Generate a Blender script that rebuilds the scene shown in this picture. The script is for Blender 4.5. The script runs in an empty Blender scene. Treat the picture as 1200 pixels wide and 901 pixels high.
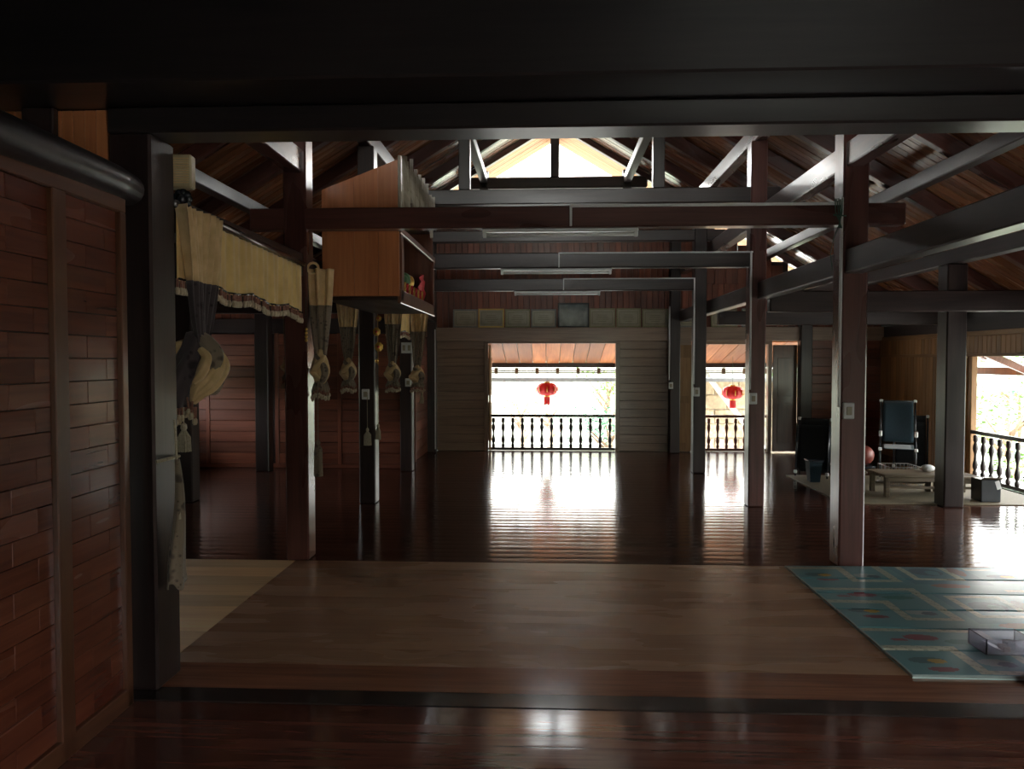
import bpy, bmesh, math, random
from mathutils import Vector, Matrix, Euler
random.seed(11)
S = bpy.context.scene
COL = S.collection
R = math.radians

# ---------------------------------------------------------------- camera, sky, light, exposure
EYE = 1.65
cam_d = bpy.data.cameras.new('camera'); cam = bpy.data.objects.new('camera', cam_d); COL.objects.link(cam)
cam_d.sensor_width = 36; cam_d.lens = 880 / 1200 * 36
cam_d.clip_start = .02; cam_d.clip_end = 400
cam.location = (0, 0, EYE)
cam.rotation_euler = (R(90 - 1.86), 0, R(2.6))
S.camera = cam
S.view_settings.view_transform = 'Standard'; S.view_settings.look = 'None'
S.view_settings.gamma = 1; S.view_settings.use_curve_mapping = False
S.view_settings.exposure = 1.95
S.cycles.use_denoising = True
S.cycles.max_bounces = 12; S.cycles.diffuse_bounces = 7; S.cycles.glossy_bounces = 6
S.cycles.sample_clamp_indirect = 12
S.cycles.caustics_reflective = True

w = bpy.data.worlds.new('sky'); S.world = w; w.use_nodes = True
nt = w.node_tree; bg = nt.nodes['Background']
tc = nt.nodes.new('ShaderNodeTexCoord'); sep = nt.nodes.new('ShaderNodeSeparateXYZ')
rp = nt.nodes.new('ShaderNodeValToRGB')
nt.links.new(tc.outputs['Generated'], sep.inputs[0]); nt.links.new(sep.outputs['Z'], rp.inputs[0])
rp.color_ramp.elements[0].position = 0.0; rp.color_ramp.elements[0].color = (1.0, .99, .94, 1)
rp.color_ramp.elements[1].position = 1.0; rp.color_ramp.elements[1].color = (.88, .94, 1.0, 1)
nt.links.new(rp.outputs[0], bg.inputs[0]); bg.inputs[1].default_value = 5.2

def portal(loc, rot, sx, sy):
    d = bpy.data.lights.new('daylight_portal', 'AREA'); d.shape = 'RECTANGLE'; d.size = sx; d.size_y = sy
    d.cycles.is_portal = True
    o = bpy.data.objects.new('daylight_portal', d); COL.objects.link(o); o.location = loc; o.rotation_euler = rot
portal((.1, 13.9, 1.0), (R(-90), 0, 0), 2.4, 1.9)
portal((3.3, 13.9, 1.0), (R(-90), 0, 0), 1.4, 1.9)
portal((.15, 13.9, 5.1), (R(-90), 0, 0), 4.4, 1.5)
portal((6.15, 8.7, .95), (R(90), 0, R(90)), 4.2, 1.7)
portal((2.7, -2.5, 1.1), (R(90), 0, 0), 2.6, 2.2)
portal((.15, -2.2, 4.7), (R(90), 0, 0), 5.0, 2.2)

# ---------------------------------------------------------------- helpers
def setp(o, label=None, cat=None, group=None, kind=None):
    if label: o['label'] = label
    if cat: o['category'] = cat
    if group: o['group'] = group
    if kind: o['kind'] = kind
    return o
ORG = {}
def thing(name, loc, label, cat, group=None, rotz=0.0, kind=None):
    o = bpy.data.objects.new(name, None); COL.objects.link(o); o.location = loc; o.rotation_euler = (0, 0, rotz)
    o.empty_display_size = .1
    ORG[o.name] = Vector(loc)
    return setp(o, label, cat, group, kind)
def link(name, me, parent=None, loc=(0, 0, 0), rot=(0, 0, 0)):
    o = bpy.data.objects.new(name, me); COL.objects.link(o)
    if parent: o.parent = parent
    o.location = loc; o.rotation_euler = rot
    return o
CACHE = {}
def boxmesh(sx, sy, sz, mat, bev):
    key = (round(sx, 4), round(sy, 4), round(sz, 4), mat.name, bev)
    if key in CACHE: return CACHE[key]
    bm = bmesh.new(); bmesh.ops.create_cube(bm, size=1)
    bmesh.ops.scale(bm, vec=(sx, sy, sz), verts=bm.verts)
    if bev: bmesh.ops.bevel(bm, geom=bm.edges[:], offset=min(bev, min(sx, sy, sz) * .3), segments=1, affect='EDGES')
    me = bpy.data.meshes.new('box'); bm.to_mesh(me); bm.free(); me.materials.append(mat)
    CACHE[key] = me
    return me
def box(name, x0, x1, y0, y1, z0, z1, mat, parent=None, bev=.006, rot=(0, 0, 0)):
    """world-space box; a parent made by thing() without rotation gets the local location"""
    c = Vector(((x0 + x1) / 2, (y0 + y1) / 2, (z0 + z1) / 2))
    if parent is not None: c = c - ORG.get(parent.name, Vector((0, 0, 0)))
    return link(name, boxmesh(abs(x1 - x0), abs(y1 - y0), abs(z1 - z0), mat, bev), parent, c, rot)
def mk(name, verts, faces, mat, parent=None, loc=(0, 0, 0), rot=(0, 0, 0), smooth=False, mats=None, mi=None):
    me = bpy.data.meshes.new(name); me.from_pydata([tuple(v) for v in verts], [], faces)
    for m in (mats or [mat]): me.materials.append(m)
    if mi: me.polygons.foreach_set('material_index', mi)
    if smooth: me.polygons.foreach_set('use_smooth', [True] * len(me.polygons))
    me.update()
    return link(name, me, parent, loc, rot)
class MB:
    def __init__(s): s.v = []; s.f = []
    def box(s, x0, x1, y0, y1, z0, z1, M=None):
        n = len(s.v)
        for x in (x0, x1):
            for y in (y0, y1):
                for z in (z0, z1):
                    p = Vector((x, y, z)); s.v.append(M @ p if M else p)
        s.f += [tuple(n + k for k in q) for q in ((0, 1, 3, 2), (4, 6, 7, 5), (0, 4, 5, 1), (2, 3, 7, 6), (0, 2, 6, 4), (1, 5, 7, 3))]
    def tube(s, pts, rad, seg=8, cap=True):
        pts = [Vector(p) for p in pts]
        if not hasattr(rad, '__len__'): rad = [rad] * len(pts)
        n0 = len(s.v); up = None
        for i, p in enumerate(pts):
            d = (pts[min(i + 1, len(pts) - 1)] - pts[max(i - 1, 0)]).normalized()
            if up is None: up = Vector((0, 0, 1)) if abs(d.z) < .9 else Vector((1, 0, 0))
            a = d.cross(up).normalized(); b = a.cross(d).normalized(); up = b
            for k in range(seg):
                t = 2 * math.pi * k / seg
                s.v.append(p + (a * math.cos(t) + b * math.sin(t)) * rad[i])
        for i in range(len(pts) - 1):
            for k in range(seg):
                k2 = (k + 1) % seg; q = n0 + i * seg
                s.f.append((q + k, q + k2, q + seg + k2, q + seg + k))
        if cap:
            s.f.append(tuple(n0 + k for k in range(seg))[::-1]); q = n0 + (len(pts) - 1) * seg
            s.f.append(tuple(q + k for k in range(seg)))
    def lathe(s, prof, seg=16, c=(0, 0, 0)):
        n0 = len(s.v); c = Vector(c)
        for r, z in prof:
            for k in range(seg):
                t = 2 * math.pi * k / seg; s.v.append(c + Vector((r * math.cos(t), r * math.sin(t), z)))
        for i in range(len(prof) - 1):
            for k in range(seg):
                k2 = (k + 1) % seg; q = n0 + i * seg
                s.f.append((q + k, q + k2, q + seg + k2, q + seg + k))
        s.f.append(tuple(n0 + k for k in range(seg))[::-1]); q = n0 + (len(prof) - 1) * seg
        s.f.append(tuple(q + k for k in range(seg)))
    def quad(s, a, b, c, d):
        n = len(s.v); s.v += [Vector(a), Vector(b), Vector(c), Vector(d)]; s.f.append((n, n + 1, n + 2, n + 3))
    def build(s, name, mat, parent=None, loc=(0, 0, 0), rot=(0, 0, 0), smooth=False):
        return mk(name, s.v, s.f, mat, parent, loc, rot, smooth)
def copytree(o, parent=None):
    c = o.copy(); COL.objects.link(c)
    if parent: c.parent = parent
    for ch in list(o.children): copytree(ch, c)
    return c

# ---------------------------------------------------------------- materials
def mat_base(name, rough, spec=.5, coat=0, coat_r=.1):
    m = bpy.data.materials.new(name); m.use_nodes = True
    b = m.node_tree.nodes['Principled BSDF']
    b.inputs['Roughness'].default_value = rough; b.inputs['Specular IOR Level'].default_value = spec
    b.inputs['Coat Weight'].default_value = coat; b.inputs['Coat Roughness'].default_value = coat_r
    return m, m.node_tree, b
def wood(name, c1, c2, axis='x', rough=.3, coat=0, coat_r=.1, var=.25, fine=26, bump=.15, spec=.5, rvar=0.0, low=0.0):
    m, n, b = mat_base(name, rough, spec, coat, coat_r)
    N = n.nodes.new; L = n.links.new
    tc = N('ShaderNodeTexCoord'); oi = N('ShaderNodeObjectInfo'); mp = N('ShaderNodeMapping'); ad = N('ShaderNodeVectorMath'); ad.operation = 'ADD'
    mu = N('ShaderNodeMath'); mu.operation = 'MULTIPLY'; mu.inputs[1].default_value = 37.0
    L(oi.outputs['Random'], mu.inputs[0]); L(tc.outputs['Object'], ad.inputs[0]); L(mu.outputs[0], ad.inputs[1])
    L(ad.outputs[0], mp.inputs[0])
    sc = [fine, fine, fine]; sc['xyz'.index(axis)] = fine * .05
    mp.inputs['Scale'].default_value = sc
    no = N('ShaderNodeTexNoise'); no.inputs['Scale'].default_value = 1; no.inputs['Detail'].default_value = 5; no.inputs['Distortion'].default_value = .9
    L(mp.outputs[0], no.inputs[0])
    mp2 = N('ShaderNodeMapping'); L(ad.outputs[0], mp2.inputs[0]); sc2 = [3.5] * 3; sc2['xyz'.index(axis)] = .9; mp2.inputs['Scale'].default_value = sc2
    n2 = N('ShaderNodeTexNoise'); n2.inputs['Scale'].default_value = 1; n2.inputs['Detail'].default_value = 2; L(mp2.outputs[0], n2.inputs[0])
    mx = N('ShaderNodeMath'); mx.operation = 'ADD'; L(no.outputs[0], mx.inputs[0]); L(n2.outputs[0], mx.inputs[1])
    rp = N('ShaderNodeValToRGB'); rp.color_ramp.elements[0].position = .36; rp.color_ramp.elements[1].position = .66
    rp.color_ramp.elements[0].color = (*c1, 1); rp.color_ramp.elements[1].color = (*c2, 1)
    hf = N('ShaderNodeMath'); hf.operation = 'MULTIPLY'; hf.inputs[1].default_value = .5; L(mx.outputs[0], hf.inputs[0]); L(hf.outputs[0], rp.inputs[0])
    hv = N('ShaderNodeHueSaturation')
    mr = N('ShaderNodeMapRange'); mr.inputs['To Min'].default_value = 1 - var; mr.inputs['To Max'].default_value = 1 + var
    L(oi.outputs['Random'], mr.inputs[0]); L(mr.outputs[0], hv.inputs['Value']); L(rp.outputs[0], hv.inputs['Color'])
    L(hv.outputs[0], b.inputs['Base Color'])
    if rvar:
        r2 = N('ShaderNodeMapRange'); r2.inputs['From Min'].default_value = .3; r2.inputs['From Max'].default_value = .7
        r2.inputs['To Min'].default_value = max(.02, rough - rvar); r2.inputs['To Max'].default_value = rough + rvar
        L(n2.outputs[0], r2.inputs[0]); L(r2.outputs[0], b.inputs['Roughness'])
    bp = N('ShaderNodeBump'); bp.inputs['Strength'].default_value = bump; bp.inputs['Distance'].default_value = .002
    L(no.outputs[0], bp.inputs['Height']); L(bp.outputs[0], b.inputs['Normal'])
    if low:
        bp2 = N('ShaderNodeBump'); bp2.inputs['Strength'].default_value = 1; bp2.inputs['Distance'].default_value = low
        mp3 = N('ShaderNodeMapping'); L(ad.outputs[0], mp3.inputs[0]); mp3.inputs['Scale'].default_value = (1.6, 9, 9)
        n3 = N('ShaderNodeTexNoise'); n3.inputs['Scale'].default_value = 1; n3.inputs['Detail'].default_value = 2; L(mp3.outputs[0], n3.inputs[0])
        L(n3.outputs[0], bp2.inputs['Height']); L(bp.outputs[0], bp2.inputs['Normal']); L(bp2.outputs[0], b.inputs['Normal'])
    return m
def plain(name, c, rough=.5, metal=0, spec=.5, noise=.12, scale=12, trans=0, coat=0):
    m, n, b = mat_base(name, rough, spec, coat)
    b.inputs['Metallic'].default_value = metal; b.inputs['Transmission Weight'].default_value = trans
    N = n.nodes.new; L = n.links.new
    tc = N('ShaderNodeTexCoord'); no = N('ShaderNodeTexNoise'); no.inputs['Scale'].default_value = scale; no.inputs['Detail'].default_value = 4
    L(tc.outputs['Object'], no.inputs[0])
    mr = N('ShaderNodeMapRange'); mr.inputs['To Min'].default_value = 1 - noise; mr.inputs['To Max'].default_value = 1 + noise
    mr.inputs['From Min'].default_value = .3; mr.inputs['From Max'].default_value = .7
    hv = N('ShaderNodeHueSaturation'); hv.inputs['Color'].default_value = (*c, 1)
    L(no.outputs[0], mr.inputs[0]); L(mr.outputs[0], hv.inputs['Value']); L(hv.outputs[0], b.inputs['Base Color'])
    return m
def fabric(name, c, c2=None, pat=None, scale=30, transl=.0):
    m, n, b = mat_base(name, .85, .2)
    b.inputs['Sheen Weight'].default_value = .3
    N = n.nodes.new; L = n.links.new
    tc = N('ShaderNodeTexCoord')
    if pat == 'motif':       # flowers and bands printed on the hem
        vo = N('ShaderNodeTexVoronoi'); vo.inputs['Scale'].default_value = scale; L(tc.outputs['Object'], vo.inputs[0])
        wv = N('ShaderNodeTexVoronoi'); wv.inputs['Scale'].default_value = scale * .31; L(tc.outputs['Object'], wv.inputs[0])
        mm = N('ShaderNodeMath'); mm.operation = 'MULTIPLY'; L(vo.outputs['Distance'], mm.inputs[0]); L(wv.outputs['Distance'], mm.inputs[1])
        src = mm.outputs[0]; lo, hi = .04, .16
    else:
        no = N('ShaderNodeTexNoise'); no.inputs['Scale'].default_value = scale; no.inputs['Detail'].default_value = 4; L(tc.outputs['Object'], no.inputs[0])
        src = no.outputs[0]; lo, hi = .35, .65
    rp = N('ShaderNodeValToRGB'); rp.color_ramp.elements[0].position = lo; rp.color_ramp.elements[1].position = hi
    rp.color_ramp.elements[0].color = (*(c2 or [k * .8 for k in c]), 1); rp.color_ramp.elements[1].color = (*c, 1)
    L(src, rp.inputs[0]); L(rp.outputs[0], b.inputs['Base Color'])
    return m

M = {}
for ax in 'xyz':
    M['dark' + ax] = wood('dark_varnished_timber_' + ax, (.017, .011, .011), (.045, .026, .024), ax, .38, .18, .2, .3, rvar=.08)
    M['red' + ax] = wood('red_brown_post_timber_' + ax, (.065, .024, .020), (.14, .052, .042), ax, .3, .3, .14, .2, rvar=.06)
    M['wall' + ax] = wood('red_wall_board_' + ax, (.13, .036, .020), (.27, .082, .042), ax, .42, .12, .2, .25, rvar=.08)
    M['tan' + ax] = wood('tan_wall_board_' + ax, (.28, .14, .05), (.48, .26, .10), ax, .45, .1, .2, .25)
    M['grey' + ax] = wood('haze_lifted_wall_board_' + ax, (.21, .14, .10), (.34, .235, .165), ax, .33, .3, .15, .12, rvar=.05)  # grey-brown wood, colour lifted to stand in for haze round the doorways
M['black'] = wood('near_black_beam', (.012, .010, .011), (.028, .022, .022), 'x', .4, .3, .2, .2)
M['ceil'] = wood('ceiling_board_varnish', (.19, .075, .035), (.40, .175, .08), 'x', .26, .4, .12, .25, rvar=.06)
M['eave'] = wood('eave_board_orange', (.34, .10, .028), (.56, .21, .07), 'y', .6, 0, .2, .5)
M['eavex'] = wood('bounce_lit_verge_board', (.46, .17, .06), (.66, .30, .13), 'x', .6, 0, .2, .2)  # roof boards in lighter orange, outdoor bounce light put into the colour
M['floor'] = wood('glossy_floor_board', (.035, .014, .010), (.085, .034, .022), 'x', .14, 0, .08, .25, rvar=.03, low=.0016, bump=.1, spec=.45)
M['floornear'] = wood('near_floor_board', (.07, .026, .02), (.18, .07, .048), 'x', .12, .5, .1, .2, rvar=.04, low=.0016, bump=.15, spec=.8)
M['floorworn'] = wood('worn_floor_board', (.29, .165, .10), (.45, .275, .165), 'x', .27, .3, .16, .10, rvar=.09, low=.0016, bump=.3)
M['floorpale'] = wood('pale_unvarnished_floor_board', (.72, .44, .20), (.95, .68, .36), 'x', .45, .1, .2, .18, bump=.4)
M['floorred'] = wood('red_threshold_plank', (.17, .07, .042), (.36, .16, .09), 'x', .2, .4, .1, .1, rvar=.05, low=.0015)
M['altar'] = wood('orange_altar_board', (.46, .155, .06), (.66, .26, .11), 'z', .3, .3, .12, .12)
M['altarb'] = wood('red_brown_altar_frame', (.12, .045, .028), (.24, .10, .06), 'z', .3, .3, .12, .12)
M['carve'] = wood('gilt_grey_carving', (.28, .24, .17), (.55, .5, .4), 'z', .35, .2, .12, .1)
M['brick'] = wood('brick_pattern_board', (.10, .024, .014), (.20, .056, .028), 'y', .24, .45, .1, .10, rvar=.05)
M['frame'] = wood('panel_frame_brown', (.08, .03, .016), (.15, .06, .03), 'z', .3, .4, .12, .12)
M['framey'] = wood('panel_frame_brown_y', (.08, .03, .016), (.15, .06, .03), 'y', .3, .4, .12, .12)
M['log'] = wood('dark_round_log', (.02, .016, .018), (.06, .045, .048), 'y', .42, .15, .25, .1, bump=.8, low=.003)
M['sill'] = wood('dark_sill_timber', (.018, .014, .013), (.045, .034, .03), 'x', .22, .5, .1, .1, low=.001)
M['white'] = plain('white_plastic', (.72, .74, .74), .35, noise=.04)
M['tube'] = plain('unlit_tube_glass', (.85, .87, .86), .15, noise=.02)
M['beige'] = plain('aged_beige_plastic', (.50, .42, .25), .45, noise=.1)
M['cloth'] = fabric('tan_curtain_cloth', (.76, .55, .30), (.58, .40, .20), scale=9)
M['gold'] = fabric('golden_valance_cloth', (.88, .62, .25), (.72, .48, .18), scale=6)
M['motif'] = fabric('dark_printed_curtain_hem', (.24, .19, .14), (.08, .06, .05), 'motif', 34)
M['motifdark'] = fabric('black_printed_curtain_lining', (.07, .055, .06), (.02, .016, .018), 'motif', 22)
M['fringe'] = fabric('rust_fringe', (.36, .17, .12), (.2, .08, .06), scale=60)
M['bobble'] = fabric('cream_bobble', (.62, .53, .38), (.5, .4, .28), scale=60)
M['tassel'] = fabric('cream_tassel_thread', (.55, .49, .37), (.38, .33, .24), scale=80)
M['brass'] = plain('old_gold_foil', (.75, .48, .12), .3, .8, noise=.2)
M['lantern'] = plain('red_lantern_silk', (.75, .015, .02), .5, noise=.1)
M['teal'] = fabric('blue_teal_sling_cloth', (.016, .036, .05), (.012, .03, .042), scale=50)
M['blackcloth'] = fabric('black_sling_cloth', (.010, .012, .014), (.007, .008, .01), scale=50)
M['metal'] = plain('brushed_tube_metal', (.3, .3, .3), .3, .9)
M['redball'] = plain('red_plastic', (.17, .035, .025), .4)
M['leaf'] = plain('leaf_green', (.12, .24, .05), .6, noise=.4, scale=1.5)
M['leaf2'] = plain('leaf_blue_green', (.14, .34, .22), .6, noise=.4, scale=1.5)
M['dry'] = plain('dry_twig_leaf', (.42, .27, .17), .7, noise=.3, scale=2)
M['bark'] = plain('bark_brown', (.30, .2, .13), .8)
M['hill'] = plain('sky_block_hill_green', (.135, .14, .10), .9, noise=.45, scale=.35)
M['ground'] = plain('pale_concrete_yard', (.30, .29, .26), .8, noise=.1, scale=.6)
M['greenroof'] = plain('pale_green_roof_sheet', (.30, .50, .42), .5)
M['cream'] = plain('cream_paint', (.75, .70, .62), .7)
M['stone'] = plain('tan_stone_block', (.46, .36, .24), .8, noise=.25)
M['matbeige'] = plain('woven_straw_mat', (.20, .17, .11), .6, noise=.15, scale=60)
M['paper'] = plain('aged_certificate_paper', (.37, .34, .25), .35, noise=.1, scale=9, coat=.8)
M['ink'] = plain('certificate_border_print', (.20, .19, .12), .4, coat=.8)
M['photo'] = plain('dark_photo_print', (.10, .12, .12), .2, noise=.5, scale=7, coat=1)
M['tapecord'] = plain('green_twine', (.05, .12, .09), .6)
M['weather'] = wood('weathered_bench_timber', (.07, .048, .03), (.16, .12, .07), 'x', .5, 0, .2, .15)
m_, n_, b_ = mat_base('clear_plastic', .08, .5); b_.inputs['Base Color'].default_value = (.82, .82, .93, 1); b_.inputs['Transmission Weight'].default_value = .8; b_.inputs['IOR'].default_value = 1.2
M['clear'] = m_
m_, n_, b_ = mat_base('window_glass', .03, .5); b_.inputs['Base Color'].default_value = (.6, .8, .6, 1); b_.inputs['Transmission Weight'].default_value = .9; b_.inputs['IOR'].default_value = 1.3
M['glass'] = m_

# ---------------------------------------------------------------- levels of the house
YA, YB, YC, YD, YE = 3.60, 6.15, 8.60, 11.10, 13.60
XO = 6.15                       # outer side walls
RX, RZ, SL = .15, 5.95, .60     # roof ridge and slope
def roofz(x): return RZ - SL * abs(x - RX)

# ---- floor
fl = box('floor', -6.6, 6.6, -2.4, YE + .25, -.30, -.032, M['darkx'], None, 0); setp(fl, kind='structure')
ORG[fl.name] = Vector(fl.location)
def floorboard(x0, x1, y0, y1, mat, cup=.0010, gap=.002, tilt=.003):
    """slightly cupped board, so that the varnish ripples the reflections"""
    key = ('fb', round(x1 - x0, 3), round(y1 - y0, 3), mat.name, cup)
    if key not in CACHE:
        hx = (x1 - x0) / 2 - gap / 2; hy = (y1 - y0) / 2 - gap / 2; n = 6; v = []; f = []
        for s in (-1, 1):
            for k in range(n + 1):
                t = -1 + 2 * k / n; v.append((s * hx, t * hy, .0 - cup * t * t))
        q = n + 1
        for k in range(n): f.append((k, q + k, q + k + 1, k + 1))
        m0 = len(v); ze = -cup - .002
        v += [(-hx, -hy, ze), (hx, -hy, ze), (hx, hy, ze), (-hx, hy, ze), (-hx, -hy, -.03), (hx, -hy, -.03), (hx, hy, -.03), (-hx, hy, -.03)]
        f += [tuple(m0 + i for i in t_) for t_ in ((0, 4, 5, 1), (1, 5, 6, 2), (2, 6, 7, 3), (3, 7, 4, 0), (4, 7, 6, 5))]
        me = bpy.data.meshes.new('floor_board'); me.from_pydata(v, [], f); me.materials.append(mat)
        me.polygons.foreach_set('use_smooth', [i < n for i in range(len(f))])
        me.update(); CACHE[key] = me
    c = Vector(((x0 + x1) / 2, (y0 + y1) / 2, random.uniform(-.0003, .0003))) - ORG[fl.name]
    return link('floor_board', CACHE[key], fl, c, (random.uniform(-tilt, tilt), 0, 0))
y = -.6
ny = 24
for k in range(ny):                                     # near room
    h = (3.50 + .6) / ny; floorboard(-2.25, 6.1, y, y + h, M['floornear'], .00003, .001, .0003); y += h
setp(box('threshold_sill', -2.6, 6.1, 3.50, 3.66, -.12, .004, M['sill'], None, .008), 'dark worn timber sill crossing the floor below the near lintel', 'sill')
y = 3.66
floorboard(-6.1, 6.1, 3.66, 3.97, M['floorred'], .00003)
ys = [3.97 + k * (6.06 - 3.97) / 9 for k in range(10)]
for a, b in zip(ys, ys[1:]):
    floorboard(-2.06, 6.1, a, b, M['floorworn'], .00002, .0008, .0002)
    floorboard(-6.1, -2.06, a, b, M['floorpale'], .0003, .003)
n = 54; y0 = 6.06
for k in range(n):
    h = (YE + .24 - y0) / n
    floorboard(-6.1, 6.1, y0 + k * h, y0 + (k + 1) * h, M['floor'])

# ---- roof (the ceiling of the hall)
LSL = math.hypot(1, SL); ang = math.atan(SL)
def roof_slab():
    v = []; f = []
    x1, x2 = RX - 7.0, RX + 7.0
    for yy in (-2.9, 15.05):
        v += [(x1, yy, roofz(x1) + .035), (RX, yy, RZ + .035), (x2, yy, roofz(x2) + .035), (x2, yy, roofz(x2) + .12), (RX, yy, RZ + .13), (x1, yy, roofz(x1) + .12)]
    for k in range(6): f.append((k, (k + 1) % 6, 6 + (k + 1) % 6, 6 + k))
    f += [(5, 4, 3, 2, 1, 0), (6, 7, 8, 9, 10, 11)]
    return mk('ceiling', v, f, M['darky'])
ce = roof_slab(); setp(ce, kind='structure')
bl = 6.95 * LSL; nb = 104; by0 = 2.3; bw = (15.0 - by0) / nb
bme = boxmesh(bl, bw - .007, .022, M['ceil'], .004)
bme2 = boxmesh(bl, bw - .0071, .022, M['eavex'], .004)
for side in (-1, 1):
    for k in range(nb):
        mx_ = RX + side * 6.95 / 2
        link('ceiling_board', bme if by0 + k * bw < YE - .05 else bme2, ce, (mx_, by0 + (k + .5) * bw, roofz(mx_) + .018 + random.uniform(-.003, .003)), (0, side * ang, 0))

def rafter(name, yc, wd, dp, mat, parent, off=0, xin=0, xout=6.9):
    for s in (-1, 1):
        xa = RX + s * xin; xb = RX + s * xout; xm = (xa + xb) / 2
        zz = roofz(xm) - dp / 2 * LSL - .002 - off
        c = Vector((xm, yc, zz)) - (ORG[parent.name] if parent else Vector())
        o = link(name, boxmesh(abs(xb - xa) * LSL, wd, dp, mat, .008), parent, c, (0, s * ang, 0))
def rafter_pair(yc, label):
    t = thing('rafter_pair', (RX, yc, RZ), label, 'rafters')
    rafter('rafter', yc, .10, .15, M['redx'], t)
rafter_pair(4.85, 'pair of red-brown roof rafters between the near lintel and the first tie beam')
rafter_pair(7.35, 'pair of red-brown roof rafters above the hanging altar')
rafter_pair(9.85, 'pair of red-brown roof rafters between the second and third tie beams')
rafter_pair(12.35, 'pair of red-brown roof rafters just before the far gable')

def purlin(x, z, h, label, y0=2.4, y1=14.9, wd=.13, mat='redy'):
    setp(box('roof_purlin', x - wd / 2, x + wd / 2, y0, y1, z, z + h, M[mat], None, .01), label, 'purlin')
# purlins just below the rafters
for x, lab in ((-1.12, 'roof purlin left of the ridge ending on the left gable strut'), (1.44, 'roof purlin right of the ridge ending on the right gable strut'),
               (-3.5, 'dark roof purlin crossing the left slope above the aisle'), (3.8, 'dark roof purlin crossing the right slope above the aisle')):
    z = roofz(x) - .15 * LSL - .02 - .14 - .03
    purlin(x, z, .14, lab, mat='darky')
purlin(-2.05, 4.08, .2, 'square roof purlin resting on the left row of posts')
purlin(2.37, 4.08, .2, 'square roof purlin resting on the right row of posts')
setp(box('ridge_beam', RX - .06, RX + .06, 2.4, 14.9, RZ - .32, RZ - .14, M['darky'], None, .01), 'dark ridge beam along the top of the roof', 'beam')

def truss(yc, label, tie=None, struts=None, collar=None, king=None, raft=.17):
    t = thing('roof_truss', (RX, yc, 3.4), label, 'roof truss')
    if tie: box('tie_beam', tie[0], tie[1], yc - .07, yc + .07, tie[2], tie[3], M['darkx'], t, .01)
    for (x, z0, z1, wd) in struts or (): box('strut', x - wd / 2, x + wd / 2, yc - .06, yc + .06, z0, z1, M['darkz'], t, .008)
    if collar: box('collar_beam', collar[0], collar[1], yc - .06, yc + .06, collar[2], collar[3], M['darkx'], t, .03)
    if king: box('king_post', RX - .08, RX + .08, yc - .05, yc + .05, king[0], king[1], M['darkz'], t, .008)
    rafter('rafter', yc, .12, raft, M['redx'], t)
    return t
truss(YB, 'first roof truss just beyond the near lintel, carried by the two largest posts', (-2.5, 2.85, 3.46, 3.62), [(-.93, 3.62, 5.13, .12), (1.26, 3.62, 5.12, .12)])
truss(YC, 'second roof truss, its grey tie beam under the bright gable with two square struts', (-2.45, 2.60, 3.41, 3.58), [(-.93, 3.58, 5.13, .13), (1.26, 3.58, 5.12, .13)])
truss(YD, 'third roof truss, its dark tie beam showing below the second one', (-2.45, 2.60, 3.38, 3.54), [])
truss(YE, 'far gable truss with collar beam and king post against the white sky', None, [(-1.12, 4.60, 5.04, .15), (1.44, 4.60, 5.04, .15)], (-1.5, 1.8, 4.72, 4.93), (4.93, 5.74), .09)

# ---- posts
def post(x, y, z1, label, mat='redz', w=.2, d=.2):
    o = box('timber_post', x - w / 2, x + w / 2, y - d / 2, y + d / 2, 0, z1, M[mat], None, .012)
    return setp(o, label, 'post')
post(-2.035, YA + .13, 2.76, 'near-black post at the left end of the near lintel, beside the brick-pattern wall', 'darkz', .21, .24)
post(2.47, YA + .13, 2.76, 'near-black post at the right end of the near lintel, at the photo edge', 'darkz', .12, .22)
post(-2.045, YB, 4.08, 'red-brown post left of the hanging altar, the largest on the left', 'redz', .19, .19)
post(2.43, YB, 4.08, 'red-brown post standing behind the play mat, the largest on the right', 'redz', .2, .2)
post(-2.05, YC, 4.08, 'dark post under the hanging altar with gold ornaments beside it', 'darkz', .19, .19)
post(2.36, YC, 4.08, 'red-brown post in front of the right-hand doorway with a switch box', 'redz', .18, .19)
post(-2.07, YD, 4.08, 'dark post with two white switch plates behind the curtains', 'darkz', .18, .19)
post(2.23, YD, 4.08, 'dark post at the left side of the right-hand doorway', 'darkz', .18, .19)
post(-2.06, YE - .12, 4.08, 'dark corner post where the left partition meets the back wall', 'darkz', .16, .16)
post(2.28, YE - .12, 4.08, 'dark post on the back wall between the two doorways', 'darkz', .18, .18)
for yy, lab in ((YC, 'dark post in the left aisle showing left of the altar bay behind the first curtain'), (YD - .1, 'dark post against the red wall of the left aisle')):
    post(-4.2, yy, 3.0, lab, 'darkz', .2, .2)
post(4.56, YC + .08, 2.72, 'green-tinted dark post in the right aisle beside the low table', 'darkz', .22, .22)
post(4.56, YE - .12, 2.9, 'dark post on the back wall right of the open door leaf', 'darkz', .2, .2)
post(4.56, YB, 2.72, 'dark post of the right aisle nearest the photo edge', 'darkz', .2, .2)

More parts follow.
